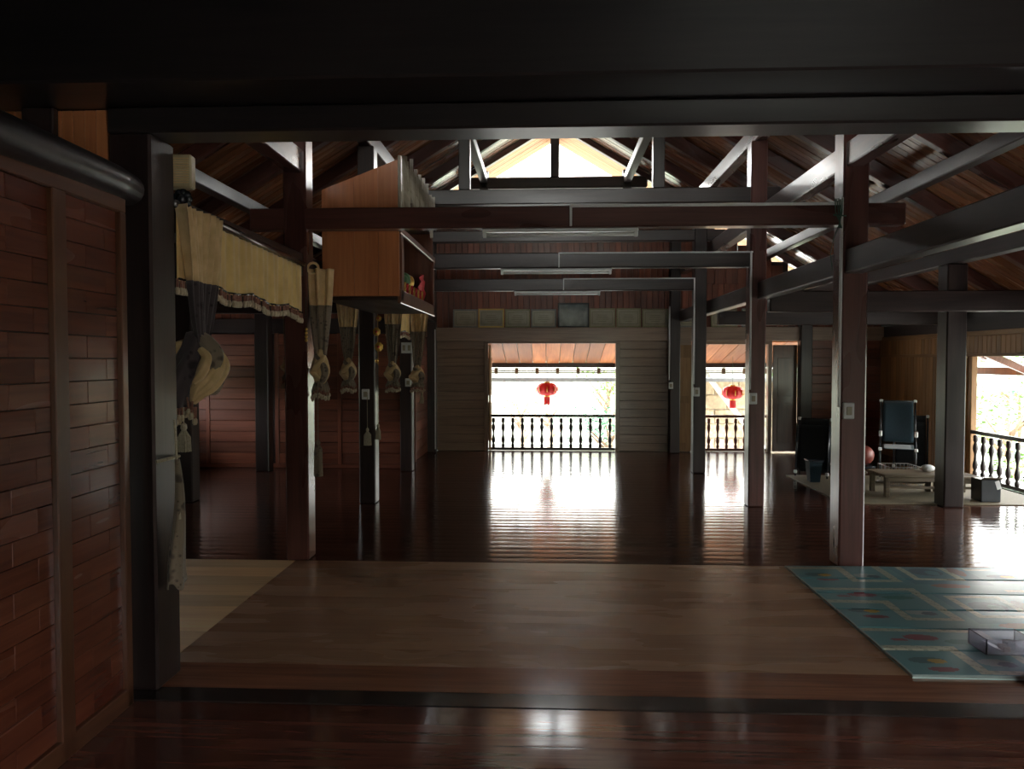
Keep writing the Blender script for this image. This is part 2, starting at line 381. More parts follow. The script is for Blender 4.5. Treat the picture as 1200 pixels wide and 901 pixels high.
# ---- lower tie beams and long beams
def beam(x0, x1, y0, y1, z0, z1, mat, label, bev=.01, name='tie_beam'):
    return setp(box(name, x0, x1, y0, y1, z0, z1, M[mat], None, bev), label, 'beam')
beam(-4.4, 4.8, 3.28, 3.80, 2.882, 3.72, 'black', 'huge near-black beam across the top of the photo', name='lintel_beam')
beam(-2.14, 2.9, 3.60, 3.80, 2.755, 2.88, 'black', 'near-black lintel under the huge beam framing the near opening', name='lintel_beam')
beam(-2.42, 2.82, YB - .09, YB + .05, 2.715, 2.885, 'redx', 'red-brown tie beam across the hall nearest the camera with its ends poking past the posts')
beam(-2.4, 2.36, YC - .08, YC + .06, 2.69, 2.86, 'darkx', 'second tie beam across the hall, dark with a knot')
beam(-2.4, 2.30, YD - .08, YD + .06, 2.665, 2.84, 'darkx', 'third and farthest tie beam across the hall')
for x, l in ((-2.05, 'left'), (2.42, 'right')):
    beam(x - .07, x + .07, 3.85 if x < 0 else 3.6, 13.5, 2.33, 2.52, 'darky', f'long dark beam running down the {l} row of posts below the tie beams', name='long_beam')
    beam(x - .07, x + .07, 3.85, 6.1 if x < 0 else 13.5, 3.17, 3.36, 'redy', f'upper long beam running down the {l} row of posts under the roof', name='long_beam')
beam(4.49, 4.64, 3.85, 13.5, 2.72, 2.88, 'darky', 'long beam on the right aisle posts below the roof boards', name='long_beam')
beam(-4.28, -4.12, 3.85, 11.0, 3.0, 3.15, 'darky', 'long beam on the left aisle posts below the roof boards', name='long_beam')
beam(2.5, 6.1, YC - .06, YC + .06, 2.19, 2.42, 'darkx', 'dark cross beam over the right aisle at the green-tinted post', name='aisle_beam')
beam(2.5, 6.1, YD - .06, YD + .06, 2.16, 2.36, 'darkx', 'cross beam over the right aisle behind the green-tinted post', name='aisle_beam')
beam(-6.1, -2.14, YC - .06, YC + .06, 2.19, 2.42, 'darkx', 'dark cross beam over the left aisle behind the golden valance', name='aisle_beam')

# ---- back wall
wb = thing('wall_back', (0, YE, 0), None, None, kind='structure')
T = .05
def hplanks(x0, x1, z0, z1, y, h, mat, parent, t=.035, face=-1):
    n = max(1, round((z1 - z0) / h)); hh = (z1 - z0) / n
    for k in range(n):
        box('wall_board', x0, x1, y, y + t + random.uniform(0, .004), z0 + k * hh + .002, z0 + (k + 1) * hh - .002, mat, parent, .005)
def vplanks(x0, x1, z0, z1, y, wd, mat, parent, t=.03, top=None):
    n = max(1, round((x1 - x0) / wd)); ww = (x1 - x0) / n
    for k in range(n):
        xa, xb = x0 + k * ww + .002, x0 + (k + 1) * ww - .002
        box('wall_board', xa, xb, y - random.uniform(0, .004), y + t, z0, (z1 if top is None else top((xa + xb) / 2)), mat, parent, .005)
hplanks(-1.98, -1.10, 0, 2.0, YE, .155, M['greyx'], wb)
hplanks(1.30, 2.60, 0, 2.0, YE, .155, M['greyx'], wb)
hplanks(4.62, 6.10, 0, 2.0, YE, .155, M['wallx'], wb)
vplanks(-1.98, 6.10, 2.24, 3.0, YE, .105, M['wallx'] if False else M['wallz'], wb)
vplanks(-6.1, -1.98, 2.24, 3.0, YE, .3, M['wallz'], wb)
vplanks(-2.05, 2.4, 3.0, 4.45, YE, .105, M['wallz'], wb)
vplanks(2.4, 4.4, 3.0, 4.0, YE, .2, M['wallz'], wb, top=lambda x: min(4.3, roofz(x) - .25))
vplanks(-4.4, -2.05, 3.0, 4.0, YE, .2, M['wallz'], wb, top=lambda x: min(4.3, roofz(x) - .25))
hplanks(-6.1, -1.98, 0, 2.0, YE, .5, M['greyx'], wb)
box('backing_board', -1.98, -1.10, YE + .042, YE + .06, 0, 2.0, M['darkx'], wb, 0)
box('backing_board', 1.30, 2.60, YE + .042, YE + .06, 0, 2.0, M['darkx'], wb, 0)
box('backing_board', 4.5, 6.1, YE + .042, YE + .06, 0, 2.0, M['darkx'], wb, 0)
box('backing_board', -6.1, 6.1, YE + .042, YE + .06, 2.24, 3.0, M['darkx'], wb, 0)
box('backing_board', -4.2, 4.3, YE + .042, YE + .06, 3.0, 3.4, M['darkx'], wb, 0)
box('backing_board', -2.6, 2.9, YE + .042, YE + .06, 3.4, 4.40, M['darkx'], wb, 0)
box('wall_rail', -2.3, 2.6, YE - .05, YE + .07, 4.42, 4.56, M['darkx'], wb)
box('ledge_beam', -1.98, 6.1, YE - .12, YE + .06, 1.995, 2.235, M['greyx'], wb)
box('ledge_beam', -6.1, -1.98, YE - .12, YE + .06, 2.02, 2.235, M['darkx'], wb)
# door frames
def doorframe(n, x0, x1, ztop, mat):
    d = thing('door_%d' % n, ((x0 + x1) / 2, YE, 0), None, None, kind='structure')
    box('jamb', x0, x0 + .07, YE - .04, YE + .09, 0, ztop, M[mat + 'z'], d)
    box('jamb', x1 - .07, x1, YE - .04, YE + .09, 0, ztop, M[mat + 'z'], d)
    box('door_head', x0, x1, YE - .035, YE + .085, ztop, ztop + .07, M[mat + 'x'], d)
    return d
d1 = doorframe(1, -1.12, 1.32, 1.95, 'grey')
d2 = doorframe(2, 2.66, 4.02, 1.93, 'grey')
def door_leaf(d, x, w, rotz, h, mat):
    """panelled leaf, hinged at x, as a part of the door with raised panels"""
    o = link('door_leaf', boxmesh(w, .035, h, mat, .006), d, Vector((x, YE - .03, h / 2 + .02)) - ORG[d.name] + Vector((math.cos(rotz) * w / 2, math.sin(rotz) * w / 2, 0)), (0, 0, rotz))
    for z0, z1 in ((-.42, -.05), (.02, .38)):
        for s in (-1, 1):
            link('raised_panel', boxmesh(w * .62, .012, (z1 - z0) * h, mat, .005), o, (0, s * .022, (z0 + z1) / 2 * h))
    return o
door_leaf(d2, 4.03, .43, R(2), 1.9, M['frame'])
door_leaf(d2, 2.62, -.30, R(0), 1.9, M['tanz'])
door_leaf(d1, -1.02, .62, R(93), 1.9, M['tanz'])

# ---- left aisle walls
wl = thing('wall_left_aisle', (-4, YD + .2, 0), None, None, kind='structure')
yl = YD + .22
hplanks(-6.1, -5.23, .06, 2.05, yl, .16, M['wallx'], wl)
hplanks(-5.17, -4.30, .06, 2.05, yl, .16, M['wallx'], wl)
hplanks(-4.10, -3.18, .06, 2.05, yl, .16, M['wallx'], wl)
hplanks(-3.12, -2.17, .06, 2.05, yl, .16, M['wallx'], wl)
for x in (-5.2, -4.28, -4.12, -3.15, -2.17): box('stile', x - .03, x + .03, yl - .012, yl + .04, 0, 2.08, M['wallz'], wl)
box('backing_board', -6.1, -2.17, yl + .042, yl + .055, 0, 3.0, M['darkx'], wl, 0)
box('bottom_rail', -6.1, -2.1, yl - .015, yl + .04, 0, .06, M['wallx'], wl)
box('top_beam', -6.1, -2.1, yl - .06, yl + .06, 2.06, 2.28, M['darkx'], wl)
vplanks(-6.1, -2.1, 2.28, 3.0, yl, .16, M['wallz'], wl, top=lambda x: min(3.1, roofz(x) - .2))
wp = thing('wall_partition', (-2.12, 12.3, 0), None, None, kind='structure')
nz = 13
for k in range(nz):
    box('wall_board', -2.17, -2.13, YD + .12, YE - .05, k * .157 + .002, (k + 1) * .157 - .002, M['wally'], wp, .005)
box('stile', -2.125, -2.10, 12.0, 12.08, 0, 2.05, M['wallz'], wp)
box('wall_board', -2.17, -2.13, YD + .12, YE - .05, 2.06, 3.1, M['wally'], wp, .005)

# ---- outer side walls
portal((-6.4, 9.8, 1.35), (R(90), 0, R(-90)), 1.9, .6)
wo = thing('wall_outer_left', (-XO, 5, 0), None, None, kind='structure')
for (a, b, z0, z1) in ((-2.3, 8.9, 0, 2.25), (8.9, 10.7, 0, 1.1), (8.9, 10.7, 1.6, 2.25), (10.7, 13.6, 0, 2.25)):
    n = max(1, round((z1 - z0) / .28))
    for k in range(n): box('wall_board', -XO - .06, -XO, a, b, z0 + (z1 - z0) * k / n, z0 + (z1 - z0) * (k + 1) / n - .003, M['wally'], wo, .004)
wr = thing('wall_right', (XO - .2, 10, 0), None, None, kind='structure')
xr = 5.92
n = 27
for k in range(n):
    a = 10.9 + (13.6 - 10.9) * k / n
    box('wall_board', xr, xr + .03, a + .002, a + (13.6 - 10.9) / n - .002, 0, 1.72, M['tanz'], wr, .004)
n = 67
for k in range(n):
    a = 6.62 + (13.6 - 6.62) * k / n
    box('wall_board', xr - .01, xr + .025, a + .002, a + (13.6 - 6.62) / n - .002, 1.74, 1.98, M['tanz'], wr, .004)
box('top_rail', xr - .03, xr + .06, 3.9, 13.6, 1.98, 2.05, M['tany'], wr)
box('bottom_rail', xr - .02, xr + .05, 3.9, 13.6, 1.70, 1.74, M['tany'], wr)
box('wall_board', xr - .02, xr + .06, 10.7, 10.82, 0, 1.7, M['tanz'], wr)
box('wall_board', xr, xr + .03, 6.61, 13.6, 2.05, 2.45, M['darky'], wr)
box('wall_board', xr, xr + .04, -2.3, 6.6, 0, 2.45, M['darky'], wr)
# glazed shutter folded back beside the right opening
gs = thing('window_1', (xr - .03, 10.8, 0), None, None, kind='structure')
for a, b, z0, z1 in ((10.80, 10.86, .0, 1.68), (11.24, 11.30, .0, 1.68), (10.86, 11.24, .0, .10), (10.86, 11.24, .78, .86), (10.86, 11.24, 1.60, 1.68), (11.03, 11.07, .86, 1.60), (10.86, 11.24, 1.20, 1.24)):
    box('shutter_frame', xr - .05, xr - .015, a, b, z0, z1, M['tanz'], gs, .004)
box('pane', xr - .036, xr - .03, 10.86, 11.24, .86, 1.60, M['glass'], gs, 0)
box('lower_panel', xr - .042, xr - .022, 10.86, 11.24, .10, .78, M['darkz'], gs, .004)

# ---- near room: left wall of short boards laid like bricks, under a round log
WL = math.radians(1.1)
wn = thing('wall_left', (-2.0, 3.46, 0), None, None, rotz=WL, kind='structure')   # local -y runs back along the wall
def lbox(name, x0, x1, y0, y1, z0, z1, mat, bev=.004, parent=wn):
    return link(name, boxmesh(x1 - x0, y1 - y0, z1 - z0, mat, bev), parent, ((x0 + x1) / 2, (y0 + y1) / 2, (z0 + z1) / 2))
def brickpanel(y0, y1):
    ch = .098; L_ = .29; k = 0; z = .09
    while z < 2.34 - .01:
        zt = min(z + ch, 2.34); y = y1 + (L_ / 2 if k % 2 else 0) + .05
        while y > y0:
            a = max(y - L_, y0); b = min(y, y1)
            if b - a > .02: lbox('brick_board', -.03, random.uniform(-.0014, .0), a + .0009, b - .0009, z + .0010, zt - .0010, M['brick'], .0018)
            y -= L_
        z = zt; k += 1
brickpanel(-.44, -.035)
brickpanel(-1.16, -.53)
lbox('wall_backing', -.06, -.032, -5.6, .03, 0, 2.42, M['darky'], 0)
lbox('wall_board', -.03, 0, -5.6, -1.2, 0, 2.40, M['wally'], 0)
lbox('stile', -.03, .022, -.53, -.44, 0, 2.34, M['frame'])
lbox('stile', -.03, .022, -.035, .015, 0, 2.34, M['frame'])
lbox('stile', -.03, .022, -1.25, -1.16, 0, 2.34, M['frame'])
lbox('bottom_rail', -.03, .022, -1.2, .015, .0, .09, M['framey'])
lbox('top_rail', -.03, .022, -1.2, .015, 2.34, 2.42, M['framey'])
wu = thing('wall_near_upper', (-3, YA + .06, 2.3), None, None, kind='structure')   # boarding of the near frame, seen above the log
for k in range(38):
    x = -2.16 - k * .058
    box('upper_board', x - .056, x, YA + .04 + random.uniform(-.003, .003), YA + .07, 2.25, 2.88, M['altar'], wu, .003)
box('stud', -2.56, -2.40, YA - .01, YA + .035, 2.25, 2.88, M['darkz'], wu)
box('wall_board', -4.4, -2.14, YA + .072, YA + .09, 0, 2.88, M['darkx'], wu, 0)
g = MB(); pts = [(.02, -5 + k * .35, 2.47 + .006 * math.sin(k)) for k in range(15)] + [(-.012, .10, 2.47)]
g.tube(pts, [.074 + .004 * math.sin(k * 1.7) for k in range(16)], 20)
lg = g.build('round_log', M['log'], None, (-2.0, 3.46, 0), (0, 0, WL), smooth=True); setp(lg, 'dark round log lying along the top of the brick-pattern wall', 'log')
# rest of the near room
c2 = box('ceiling_near', -4.4, 6.0, -2.3, 3.28, 3.60, 3.66, M['black'], None, 0); setp(c2, kind='structure')
b_ = thing('wall_behind', (0, -2.3, 0), None, None, kind='structure')
box('wall_board', -6.1, 1.4, -2.36, -2.3, 0, 2.3, M['wallx'], b_, 0)
box('wall_board', 4.0, 6.1, -2.36, -2.3, 0, 2.3, M['wallx'], b_, 0)
box('wall_board', -6.1, 6.1, -2.36, -2.3, 2.3, 3.6, M['wallx'], b_, 0)
box('wall_board', -4.4, -4.35, -2.3, 3.5, 2.4, 3.6, M['darky'], b_, 0)
nr = box('wall_near_right', 4.9, 4.95, -2.3, 3.5, 0, 3.6, M['wally'], None, 0); setp(nr, kind='structure')

# ---------------------------------------------------------------- railings
def baluster_mesh(h, mat):
    prof = [(.016, 0), (.022, .02), (.022, .10), (.012, .13), (.024, .20), (.026, .28), (.014, .40), (.011, .47), (.014, .54), (.026, .66), (.024, .74), (.012, .82), (.022, .86), (.022, .97), (.016, 1)]
    g = MB(); g.lathe([(r * 1.35, z * h) for r, z in prof], 10)
    me = bpy.data.meshes.new('baluster'); me.from_pydata([tuple(v) for v in g.v], [], g.f); me.materials.append(mat)
    me.polygons.foreach_set('use_smooth', [True] * len(me.polygons)); return me
def railing(p0, p1, n, label, mat, h=.66):
    p0 = Vector(p0); p1 = Vector(p1); d = p1 - p0; L_ = d.length; a = math.atan2(d.y, d.x)
    t = thing('railing', p0, label, 'railing', rotz=a)
    me = baluster_mesh(h - .06 - .06, M[mat + 'z'])
    link('top_rail', boxmesh(L_, .06, .05, M[mat + 'x'], .01), t, (L_ / 2, 0, h - .025))
    link('bottom_rail', boxmesh(L_, .05, .05, M[mat + 'x'], .008), t, (L_ / 2, 0, .03))
    for k in range(n): link('baluster', me, t, ((k + .5) * L_ / n, 0, .055))
    return t
railing((-1.05, YE + .10, 0), (1.25, YE + .10, 0), 13, 'dark turned-baluster railing across the main doorway', 'dark')
railing((2.70, YE + .10, 0), (3.98, YE + .10, 0), 8, 'red-brown turned-baluster railing across the right-hand doorway', 'wall')
railing((xr + .0, 10.70, 0), (xr + .0, 6.62, 0), 22, 'dark turned-baluster railing along the open right side', 'dark', .68)

# ---------------------------------------------------------------- exterior eaves
ev = thing('veranda_eave', (0, YE + .1, 2.0), 'orange-boarded sloping eave outside the back doorways', 'eave')
eN = 46; ex0, ex1 = -6.2, 6.2; ea = math.atan2(-.40, 1.75); el = math.hypot(.40, 1.75)
em = boxmesh((ex1 - ex0) / eN - .010, el, .02, M['eave'], .003)
for k in range(eN):
    link('eave_board', em, ev, (ex0 + (k + .5) * (ex1 - ex0) / eN, .875, -.02 - .2 + random.uniform(-.003, .003)), (ea, 0, 0))
link('roof_sheet', boxmesh(12.6, el, .03, M['greenroof'], 0), ev, (0, .86, -.22 + .05), (ea, 0, 0))
box('fascia_beam', -6.2, 6.2, 15.36, 15.46, 1.50, 1.60, M['darkx'], ev)
lt = MB()
for z in (1.395, 1.43, 1.465): lt.tube([(-6.2, 15.41, z), (6.2, 15.41, z)], .012, 6)
for k in range(30): lt.box(-6.1 + k * .42, -6.03 + k * .42, 15.395, 15.425, 1.37, 1.49)
lto = lt.build('lattice_strip', M['weather'], ev, -Vector((0, YE + .1, 2.0)))
gt = thing('far_awning', (0, 19, 0), 'white awning with a grey gutter beyond the veranda eave', 'awning')
box('awning_sheet', -7.5, 7.5, 18.6, 22.0, 1.38, 1.42, M['cream'], gt, 0)
box('awning_gutter', -7.5, 7.5, 18.5, 18.6, 1.12, 1.22, M['metal'], gt)
for x in (-7.4, 7.4): box('awning_post', x - .06, x + .06, 18.7, 18.82, -2.2, 1.38, M['cream'], gt)

def lantern(loc, label):
    t = thing('red_lantern', loc, label, 'lantern', 'lanterns under the veranda eave')
    g = MB(); prof = []
    for i in range(13):
        a = -math.pi / 2 + math.pi * i / 12; prof.append((.045 + .155 * math.cos(a) ** .8 if 0 < i < 12 else .045, .125 * math.sin(a)))
    n0 = 24; seg = 24
    for r, z in prof:
        for k in range(seg):
            rr = r * (1 + (.035 if k % 2 else -.02)); th = 2 * math.pi * k / seg; g.v.append(Vector((rr * math.cos(th), rr * math.sin(th), z)))
    for i in range(12):
        for k in range(seg): g.f.append((i * seg + k, i * seg + (k + 1) % seg, (i + 1) * seg + (k + 1) % seg, (i + 1) * seg + k))
    g.build('lantern_body', M['lantern'], t, smooth=False)
    g = MB(); g.lathe([(.055, .11), (.06, .13), (.055, .15)], 12); g.lathe([(.055, -.15), (.06, -.13), (.055, -.11)], 12)
    for k in range(8):
        th = k * math.pi / 4; g.tube([(.205 * math.cos(th), .205 * math.sin(th), 0.05), (.212 * math.cos(th), .212 * math.sin(th), -.05)], .008, 5)
    g.build('gold_ring', M['brass'], t, smooth=True)
    g = MB()
    for k in range(28):
        th = 2.4 * k; r = .012 + .045 * math.sqrt(k / 28); g.tube([(r * math.cos(th), r * math.sin(th), -.15), (r * 1.1 * math.cos(th), r * 1.1 * math.sin(th), -.30 + .01 * math.sin(k))], .006, 4)
    g.build('tassel', M['lantern'], t)
    g = MB(); g.tube([(0, 0, .15), (0, 0, 1.72 - loc[2])], .004, 5); g.build('hanging_cord', M['tapecord'], t)
lantern((.02, 14.75, 1.08), 'red lantern hanging in the main doorway')
lantern((3.62, 14.75, 1.02), 'red lantern hanging in the right-hand doorway, half hidden by a post')

# ---------------------------------------------------------------- yard, trees and neighbours
gr = box('ground', -60, 60, -30, 80, -2.5, -2.3, M['ground'], None, 0); setp(gr, kind='structure')
v = []; f = []; NR, NA = 14, 48
for i in range(NR + 1):
    r = 26 + i * 2.2; tt = i / NR; z = -2.35 + 11 * tt * tt * (3 - 2 * tt)
    for k in range(NA):
        a = 2 * math.pi * k / NA; rr = r * (1 + .06 * math.sin(3 * a + 1)); v.append((rr * math.cos(a), 8 + rr * math.sin(a), z + .8 * math.sin(5 * a + i) * tt + .5 * math.sin(11 * a + 2 * i) * tt))
for i in range(NR):
    for k in range(NA): f.append((i * NA + k, i * NA + (k + 1) % NA, (i + 1) * NA + (k + 1) % NA, (i + 1) * NA + k))
hl = mk('sky_block_hill', v, f, M['hill'], smooth=True); setp(hl, kind='structure')  # slope ringing the yard, added to block the low sky and dim floor reflections
def tree(x, y, h, rad, mat, label, nl=900, base=-2.3, drop=0.0):
    t = thing('tree', (x, y, base), label, 'tree', 'trees beyond the house')
    rnd = random.Random(int(x * 31 + y * 7))
    g = MB(); g.tube([(0, 0, 0), (.1, .05, h * .4), (.0, .1, h * .75)], [.13, .1, .05], 8)
    for k in range(7):
        a = k * .9; g.tube([(.05, .05, h * (.35 + .05 * k)), (math.cos(a) * rad * .6, math.sin(a) * rad * .6, h * (.6 + .05 * k))], [.05, .015], 5)
    g.build('trunk', M['bark'], t, smooth=True)
    g = MB()
    cl = [(rnd.gauss(0, rad * .42), rnd.gauss(0, rad * .42), h * .78 + rnd.gauss(0, h * .15) - drop) for _ in range(16)]
    for k in range(nl):
        c = cl[k % 16]; p = Vector((c[0] + rnd.gauss(0, rad * .2), c[1] + rnd.gauss(0, rad * .2), c[2] + rnd.gauss(0, rad * .17)))
        a = Vector((rnd.uniform(-1, 1), rnd.uniform(-1, 1), rnd.uniform(-.6, .4))).normalized(); b = a.cross(Vector((rnd.uniform(-1, 1), rnd.uniform(-1, 1), 1))).normalized()
        L_ = rnd.uniform(.09, .17); g.quad(p, p + a * L_ * .5 + b * L_ * .25, p + a * L_, p + a * L_ * .5 - b * L_ * .25)
    fo = g.build('foliage', M[mat], t); fo['kind'] = 'stuff'
tree(2.0, 24.5, 4.4, 1.5, 'leaf', 'leafy green tree at the upper right of the main doorway view')
tree(-.9, 26, 3.0, 1.0, 'dry', 'brownish thin tree left of the red lantern in the doorway view', 420)
tree(.1, 29, 2.6, 1.4, 'leaf2', 'low blue-green shrub seen through the middle of the doorway railing', 500)
tree(1.8, 21.5, 2.5, 1.1, 'leaf2', 'blue-green shrub seen through the right half of the doorway railing', 700)
tree(8.2, 24.5, 3.6, 1.3, 'leaf', 'green tree behind the right-hand doorway edge')
tree(10.8, 18.0, 3.4, 1.6, 'leaf', 'leafy shrub outside the open right side', 900)
tree(14.6, 24, 5.2, 2.4, 'leaf', 'large green tree beyond the pale roofs on the right', 1200)
tree(8.0, 13.3, 2.2, .8, 'leaf', 'yellow-green bush close behind the right side railing', 700)
def house(x, y, label):
    t = thing('stone_outbuilding', (x, y, -2.3), label, 'building')
    rr = 0
    for r in range(9):
        for k in range(6):
            sx = .62; ox = (sx / 2 if r % 2 else 0)
            link('stone_block', boxmesh(sx - .02, .3, .36, M['stone'], .02), t, (-1.8 + k * sx + ox, random.uniform(-.015, .015), .19 + r * .38))
    link('mortar_core', boxmesh(3.7, .22, 3.4, M['cream'], 0), t, (-.1, .03, 1.7))
    g = MB(); g.tube([(-1.8, -.5, 3.6), (1.0, -.5, -.0)], .07, 8); g.build('white_pipe', M['white'], t, smooth=True)
house(5.9, 20.0, 'tan stone-block outbuilding with a white slanting pipe behind the right-hand doorway')
ro = thing('green_roof_shed', (15.5, 21, -2.3), 'open shed with a pale green roof beyond the right side', 'shed')
link('roof_sheet', boxmesh(9, 5, .06, M['greenroof'], .01), ro, (0, 0, 3.55), (R(7), 0, 0))
for sx in (-4, 4):
    for sy in (-2, 2): link('shed_post', boxmesh(.14, .14, 3.5, M['greenroof'], .01), ro, (sx, sy, 1.75))
for k in range(5): link('roof_batten', boxmesh(9, .08, .1, M['cream'], .01), ro, (0, -2 + k, 3.46 + (-2 + k) * .12))
# struts of the right eave
ee = thing('side_eave', (6.3, 9, 1.9), 'pink-brown side eave framing outside the open right side', 'eave')
for yy in (6.2, 8.7, 11.2, 13.5):
    link('eave_strut', boxmesh(1.15, .07, .10, M['altarb'], .008), ee, (.45, yy - 9, -.32), (0, R(24), 0))
box('eave_plate', 6.98, 7.10, 3, 14.6, 1.42, 1.54, M['altarb'], ee)

# ---------------------------------------------------------------- lamps, trunking, switches
def tube_light(xc, y, z, label):
    t = thing('tube_light', (xc, y, z), label, 'lamp', 'unlit tube lights under the tie beams')
    link('lamp_housing', boxmesh(1.26, .055, .028, M['white'], .006), t, (0, 0, -.014))
    g = MB(); g.tube([(-.6, 0, -.05), (.6, 0, -.05)], .013, 10); g.build('glass_tube', M['tube'], t, smooth=True)
    for s in (-1, 1): link('end_cap', boxmesh(.03, .03, .045, M['white'], .004), t, (s * .612, 0, -.045))
tube_light(.11, YB - .02, 2.714, 'unlit white tube light under the nearest tie beam')
tube_light(.11, YC - .02, 2.689, 'unlit white tube light under the second tie beam')
tube_light(.16, YD - .02, 2.664, 'unlit white tube light under the farthest tie beam')
def trunking(label, segs):
    a = segs[0]; loc = Vector((a[0], a[2], a[4]))
    t = thing('cable_trunking', loc, label, 'trunking')
    for s in segs: box('trunking_length', *s, M['white'], t, .003)
trunking('white trunking along the nearest tie beam and down the largest right post', [(.185, .205, 6.045, 6.058, 2.72, 2.885), (.19, 2.33, 6.042, 6.058, 2.868, 2.89), (2.312, 2.332, 6.05, 6.075, 1.28, 2.93)])
trunking('white trunking along the second tie beam and down the right-hand doorway post', [(.135, .15, 8.506, 8.518, 2.69, 2.86), (.14, 2.30, 8.504, 8.518, 2.845, 2.862), (2.262, 2.282, 8.48, 8.50, 1.32, 2.86)])
trunking('white trunking along the farthest tie beam and down the dark post behind it', [(.245, .26, 11.006, 11.018, 2.67, 2.84), (.25, 2.15, 11.004, 11.018, 2.825, 2.842), (2.13, 2.15, 10.99, 11.01, 1.30, 2.84)])
trunking('thin white trunking down the back wall post between the doorways', [(2.16, 2.185, 13.37, 13.385, 1.3, 2.6)])
trunking('white trunking down the corner post of the left partition', [(-1.995, -1.975, 13.36, 13.385, .05, 2.2)])
def switch(x, y, z, w, h, label, n=1):
    t = thing('switch_plate', (x, y, z), label, 'switch', 'white switch plates on the posts')
    bb = link('back_box', boxmesh(w, .03, h, M['white'], .005), t, (0, -.015, 0))
    for k in range(n):
        ww = w * .5 / n; link('rocker', boxmesh(ww, .01, h * .5, M['paper'], .003), bb, ((k - (n - 1) / 2) * w * .48, -.019, 0))
switch(2.385, 6.05, 1.25, .085, .13, 'white switch plate on the largest right post')
switch(2.31, 8.505, 1.22, .08, .125, 'white switch plate on the post in front of the right-hand doorway')
switch(2.18, 11.0, 1.19, .085, .13, 'white switch plate on the dark post left of the right-hand doorway')
switch(2.20, 13.385, 1.20, .08, .12, 'white switch plate on the back wall post')
switch(-2.06, 8.505, 1.26, .085, .12, 'white switch plate on the dark post under the altar')
switch(-2.05, 11.0, 1.83, .16, .16, 'double white switch plate high on the post behind the curtains', 2)
switch(-2.03, 11.0, 1.32, .09, .12, 'lower white switch plate on the post behind the curtains')
# beige speaker box on the near post
t = thing('wall_speaker', (-1.945, 3.93, 2.645), 'aged beige plastic speaker box with a ribbed grille beside the near-black left post', 'speaker', rotz=R(6))
sc_ = link('speaker_case', boxmesh(.15, .07, .175, M['beige'], .008), t, (0, 0, 0))
for k in range(11): link('grille_rib', boxmesh(.09, .006, .006, M['cloth'], .001), sc_, (.018, -.038, -.062 + k * .0125))
link('side_strip', boxmesh(.022, .006, .15, M['beige'], .002), t, (-.052, -.038, 0))
g = MB(); g.tube([(-.07, .02, .06), (-.12, .0, .09)], .012, 6); g.build('bracket', M['metal'], t)
box_ = thing('beam_twine', (2.28, 6.04, 2.80), 'green twine knotted round the nearest tie beam by the right post', 'twine')
g = MB()
for k in range(5):
    x = -.03 + k * .014; g.tube([(x, -.03, .11), (x + .008 * math.sin(k), -.045, 0), (.01 - x * .5, -.03, -.12)], .004, 5)
g.tube([(0, -.04, -.03), (-.05, -.05, -.02), (.05, -.05, -.03)], .006, 5)
g.tube([(0, -.03, -.1), (-.04, -.04, -.2), (-.06, -.03, -.32), (-.05, -.04, -.45)], .003, 5)
g.build('twine_strands', M['tapecord'], box_)

# ---------------------------------------------------------------- framed certificates on the ledge
def picture(xc, w, h, border, inner, label, bw=.025, z0=2.236):
    t = thing('picture_frame', (xc, YE - .075, z0), label, 'picture', 'framed certificates on the ledge')
    tilt = R(7)
    def p(name, sx, sy, sz, m, lx, ly, lz): return link(name, boxmesh(sx, sy, sz, m, .002), t, (lx, ly - 0 + lz * math.tan(tilt) * 1.0 + .0, lz), (-tilt, 0, 0))
    for s in (-1, 1): p('side_rail', bw, .02, h, M[border], s * (w / 2 - bw / 2), 0, h / 2)
    p('top_rail', w, .02, bw, M[border], 0, 0, h - bw / 2); p('base_rail', w, .02, bw, M[border], 0, 0, bw / 2)
    sh = p('sheet', w - .02, .006, h - .02, M[inner], 0, .004, h / 2)
    if inner == 'paper':
        for s in (-1, 1): p('printed_border', .008, .002, h - .12, M['ink'], s * (w / 2 - .055), -.0005, h / 2)
        for zz in (.06, h - .06): p('printed_border', w - .11, .002, .008, M['ink'], 0, -.0005, zz)
        for k in range(4): p('text_line', (w - .2) * (.5 + .12 * ((k * 7) % 4)), .002, .007, M['ink'], 0, -.0005, h * .32 + k * h * .11)
M['greyframe'] = plain('faded_grey_frame', (.22, .22, .20), .4)
M['olive'] = plain('olive_gilt_frame', (.26, .25, .14), .35, .2)
M['goldframe'] = plain('bright_gilt_frame', (.62, .42, .12), .3, .4)
M['blackframe'] = plain('black_frame', (.02, .024, .03), .25)
u = lambda px: (px - 640) * 13.5 / 880
specs = [(545, 30, .33, 'greyframe', 'paper', 'faded grey framed certificate, leftmost on the ledge'),
         (575.5, 31, .34, 'goldframe', 'paper', 'bright gold framed certificate with glints, second from left'),
         (606.5, 30, .33, 'olive', 'paper', 'olive framed certificate right of the bright gold one'),
         (637, 30, .33, 'greyframe', 'paper', 'certificate with a pale crest left of the large black frame'),
         (672, 37, .44, 'blackframe', 'photo', 'large dark photograph in a black frame on the ledge'),
         (705.5, 31, .34, 'olive', 'paper', 'certificate under creased film right of the large black frame'),
         (736, 29, .34, 'olive', 'paper', 'certificate with a gilt border, second right of the black frame'),
         (767, 31, .33, 'olive', 'paper', 'pale olive certificate just left of the back wall post'),
         (806, 26, .33, 'greyframe', 'paper', 'certificate half hidden behind the dark post'),
         (846, 31, .33, 'olive', 'paper', 'yellowish certificate above the right-hand doorway'),
         (879, 26, .33, 'greyframe', 'paper', 'rightmost certificate above the right-hand doorway')]
for (px, wpx, h, bd, inn, lab) in specs: picture(u(px), wpx * 13.5 / 880 - .01, h, bd, inn, lab)

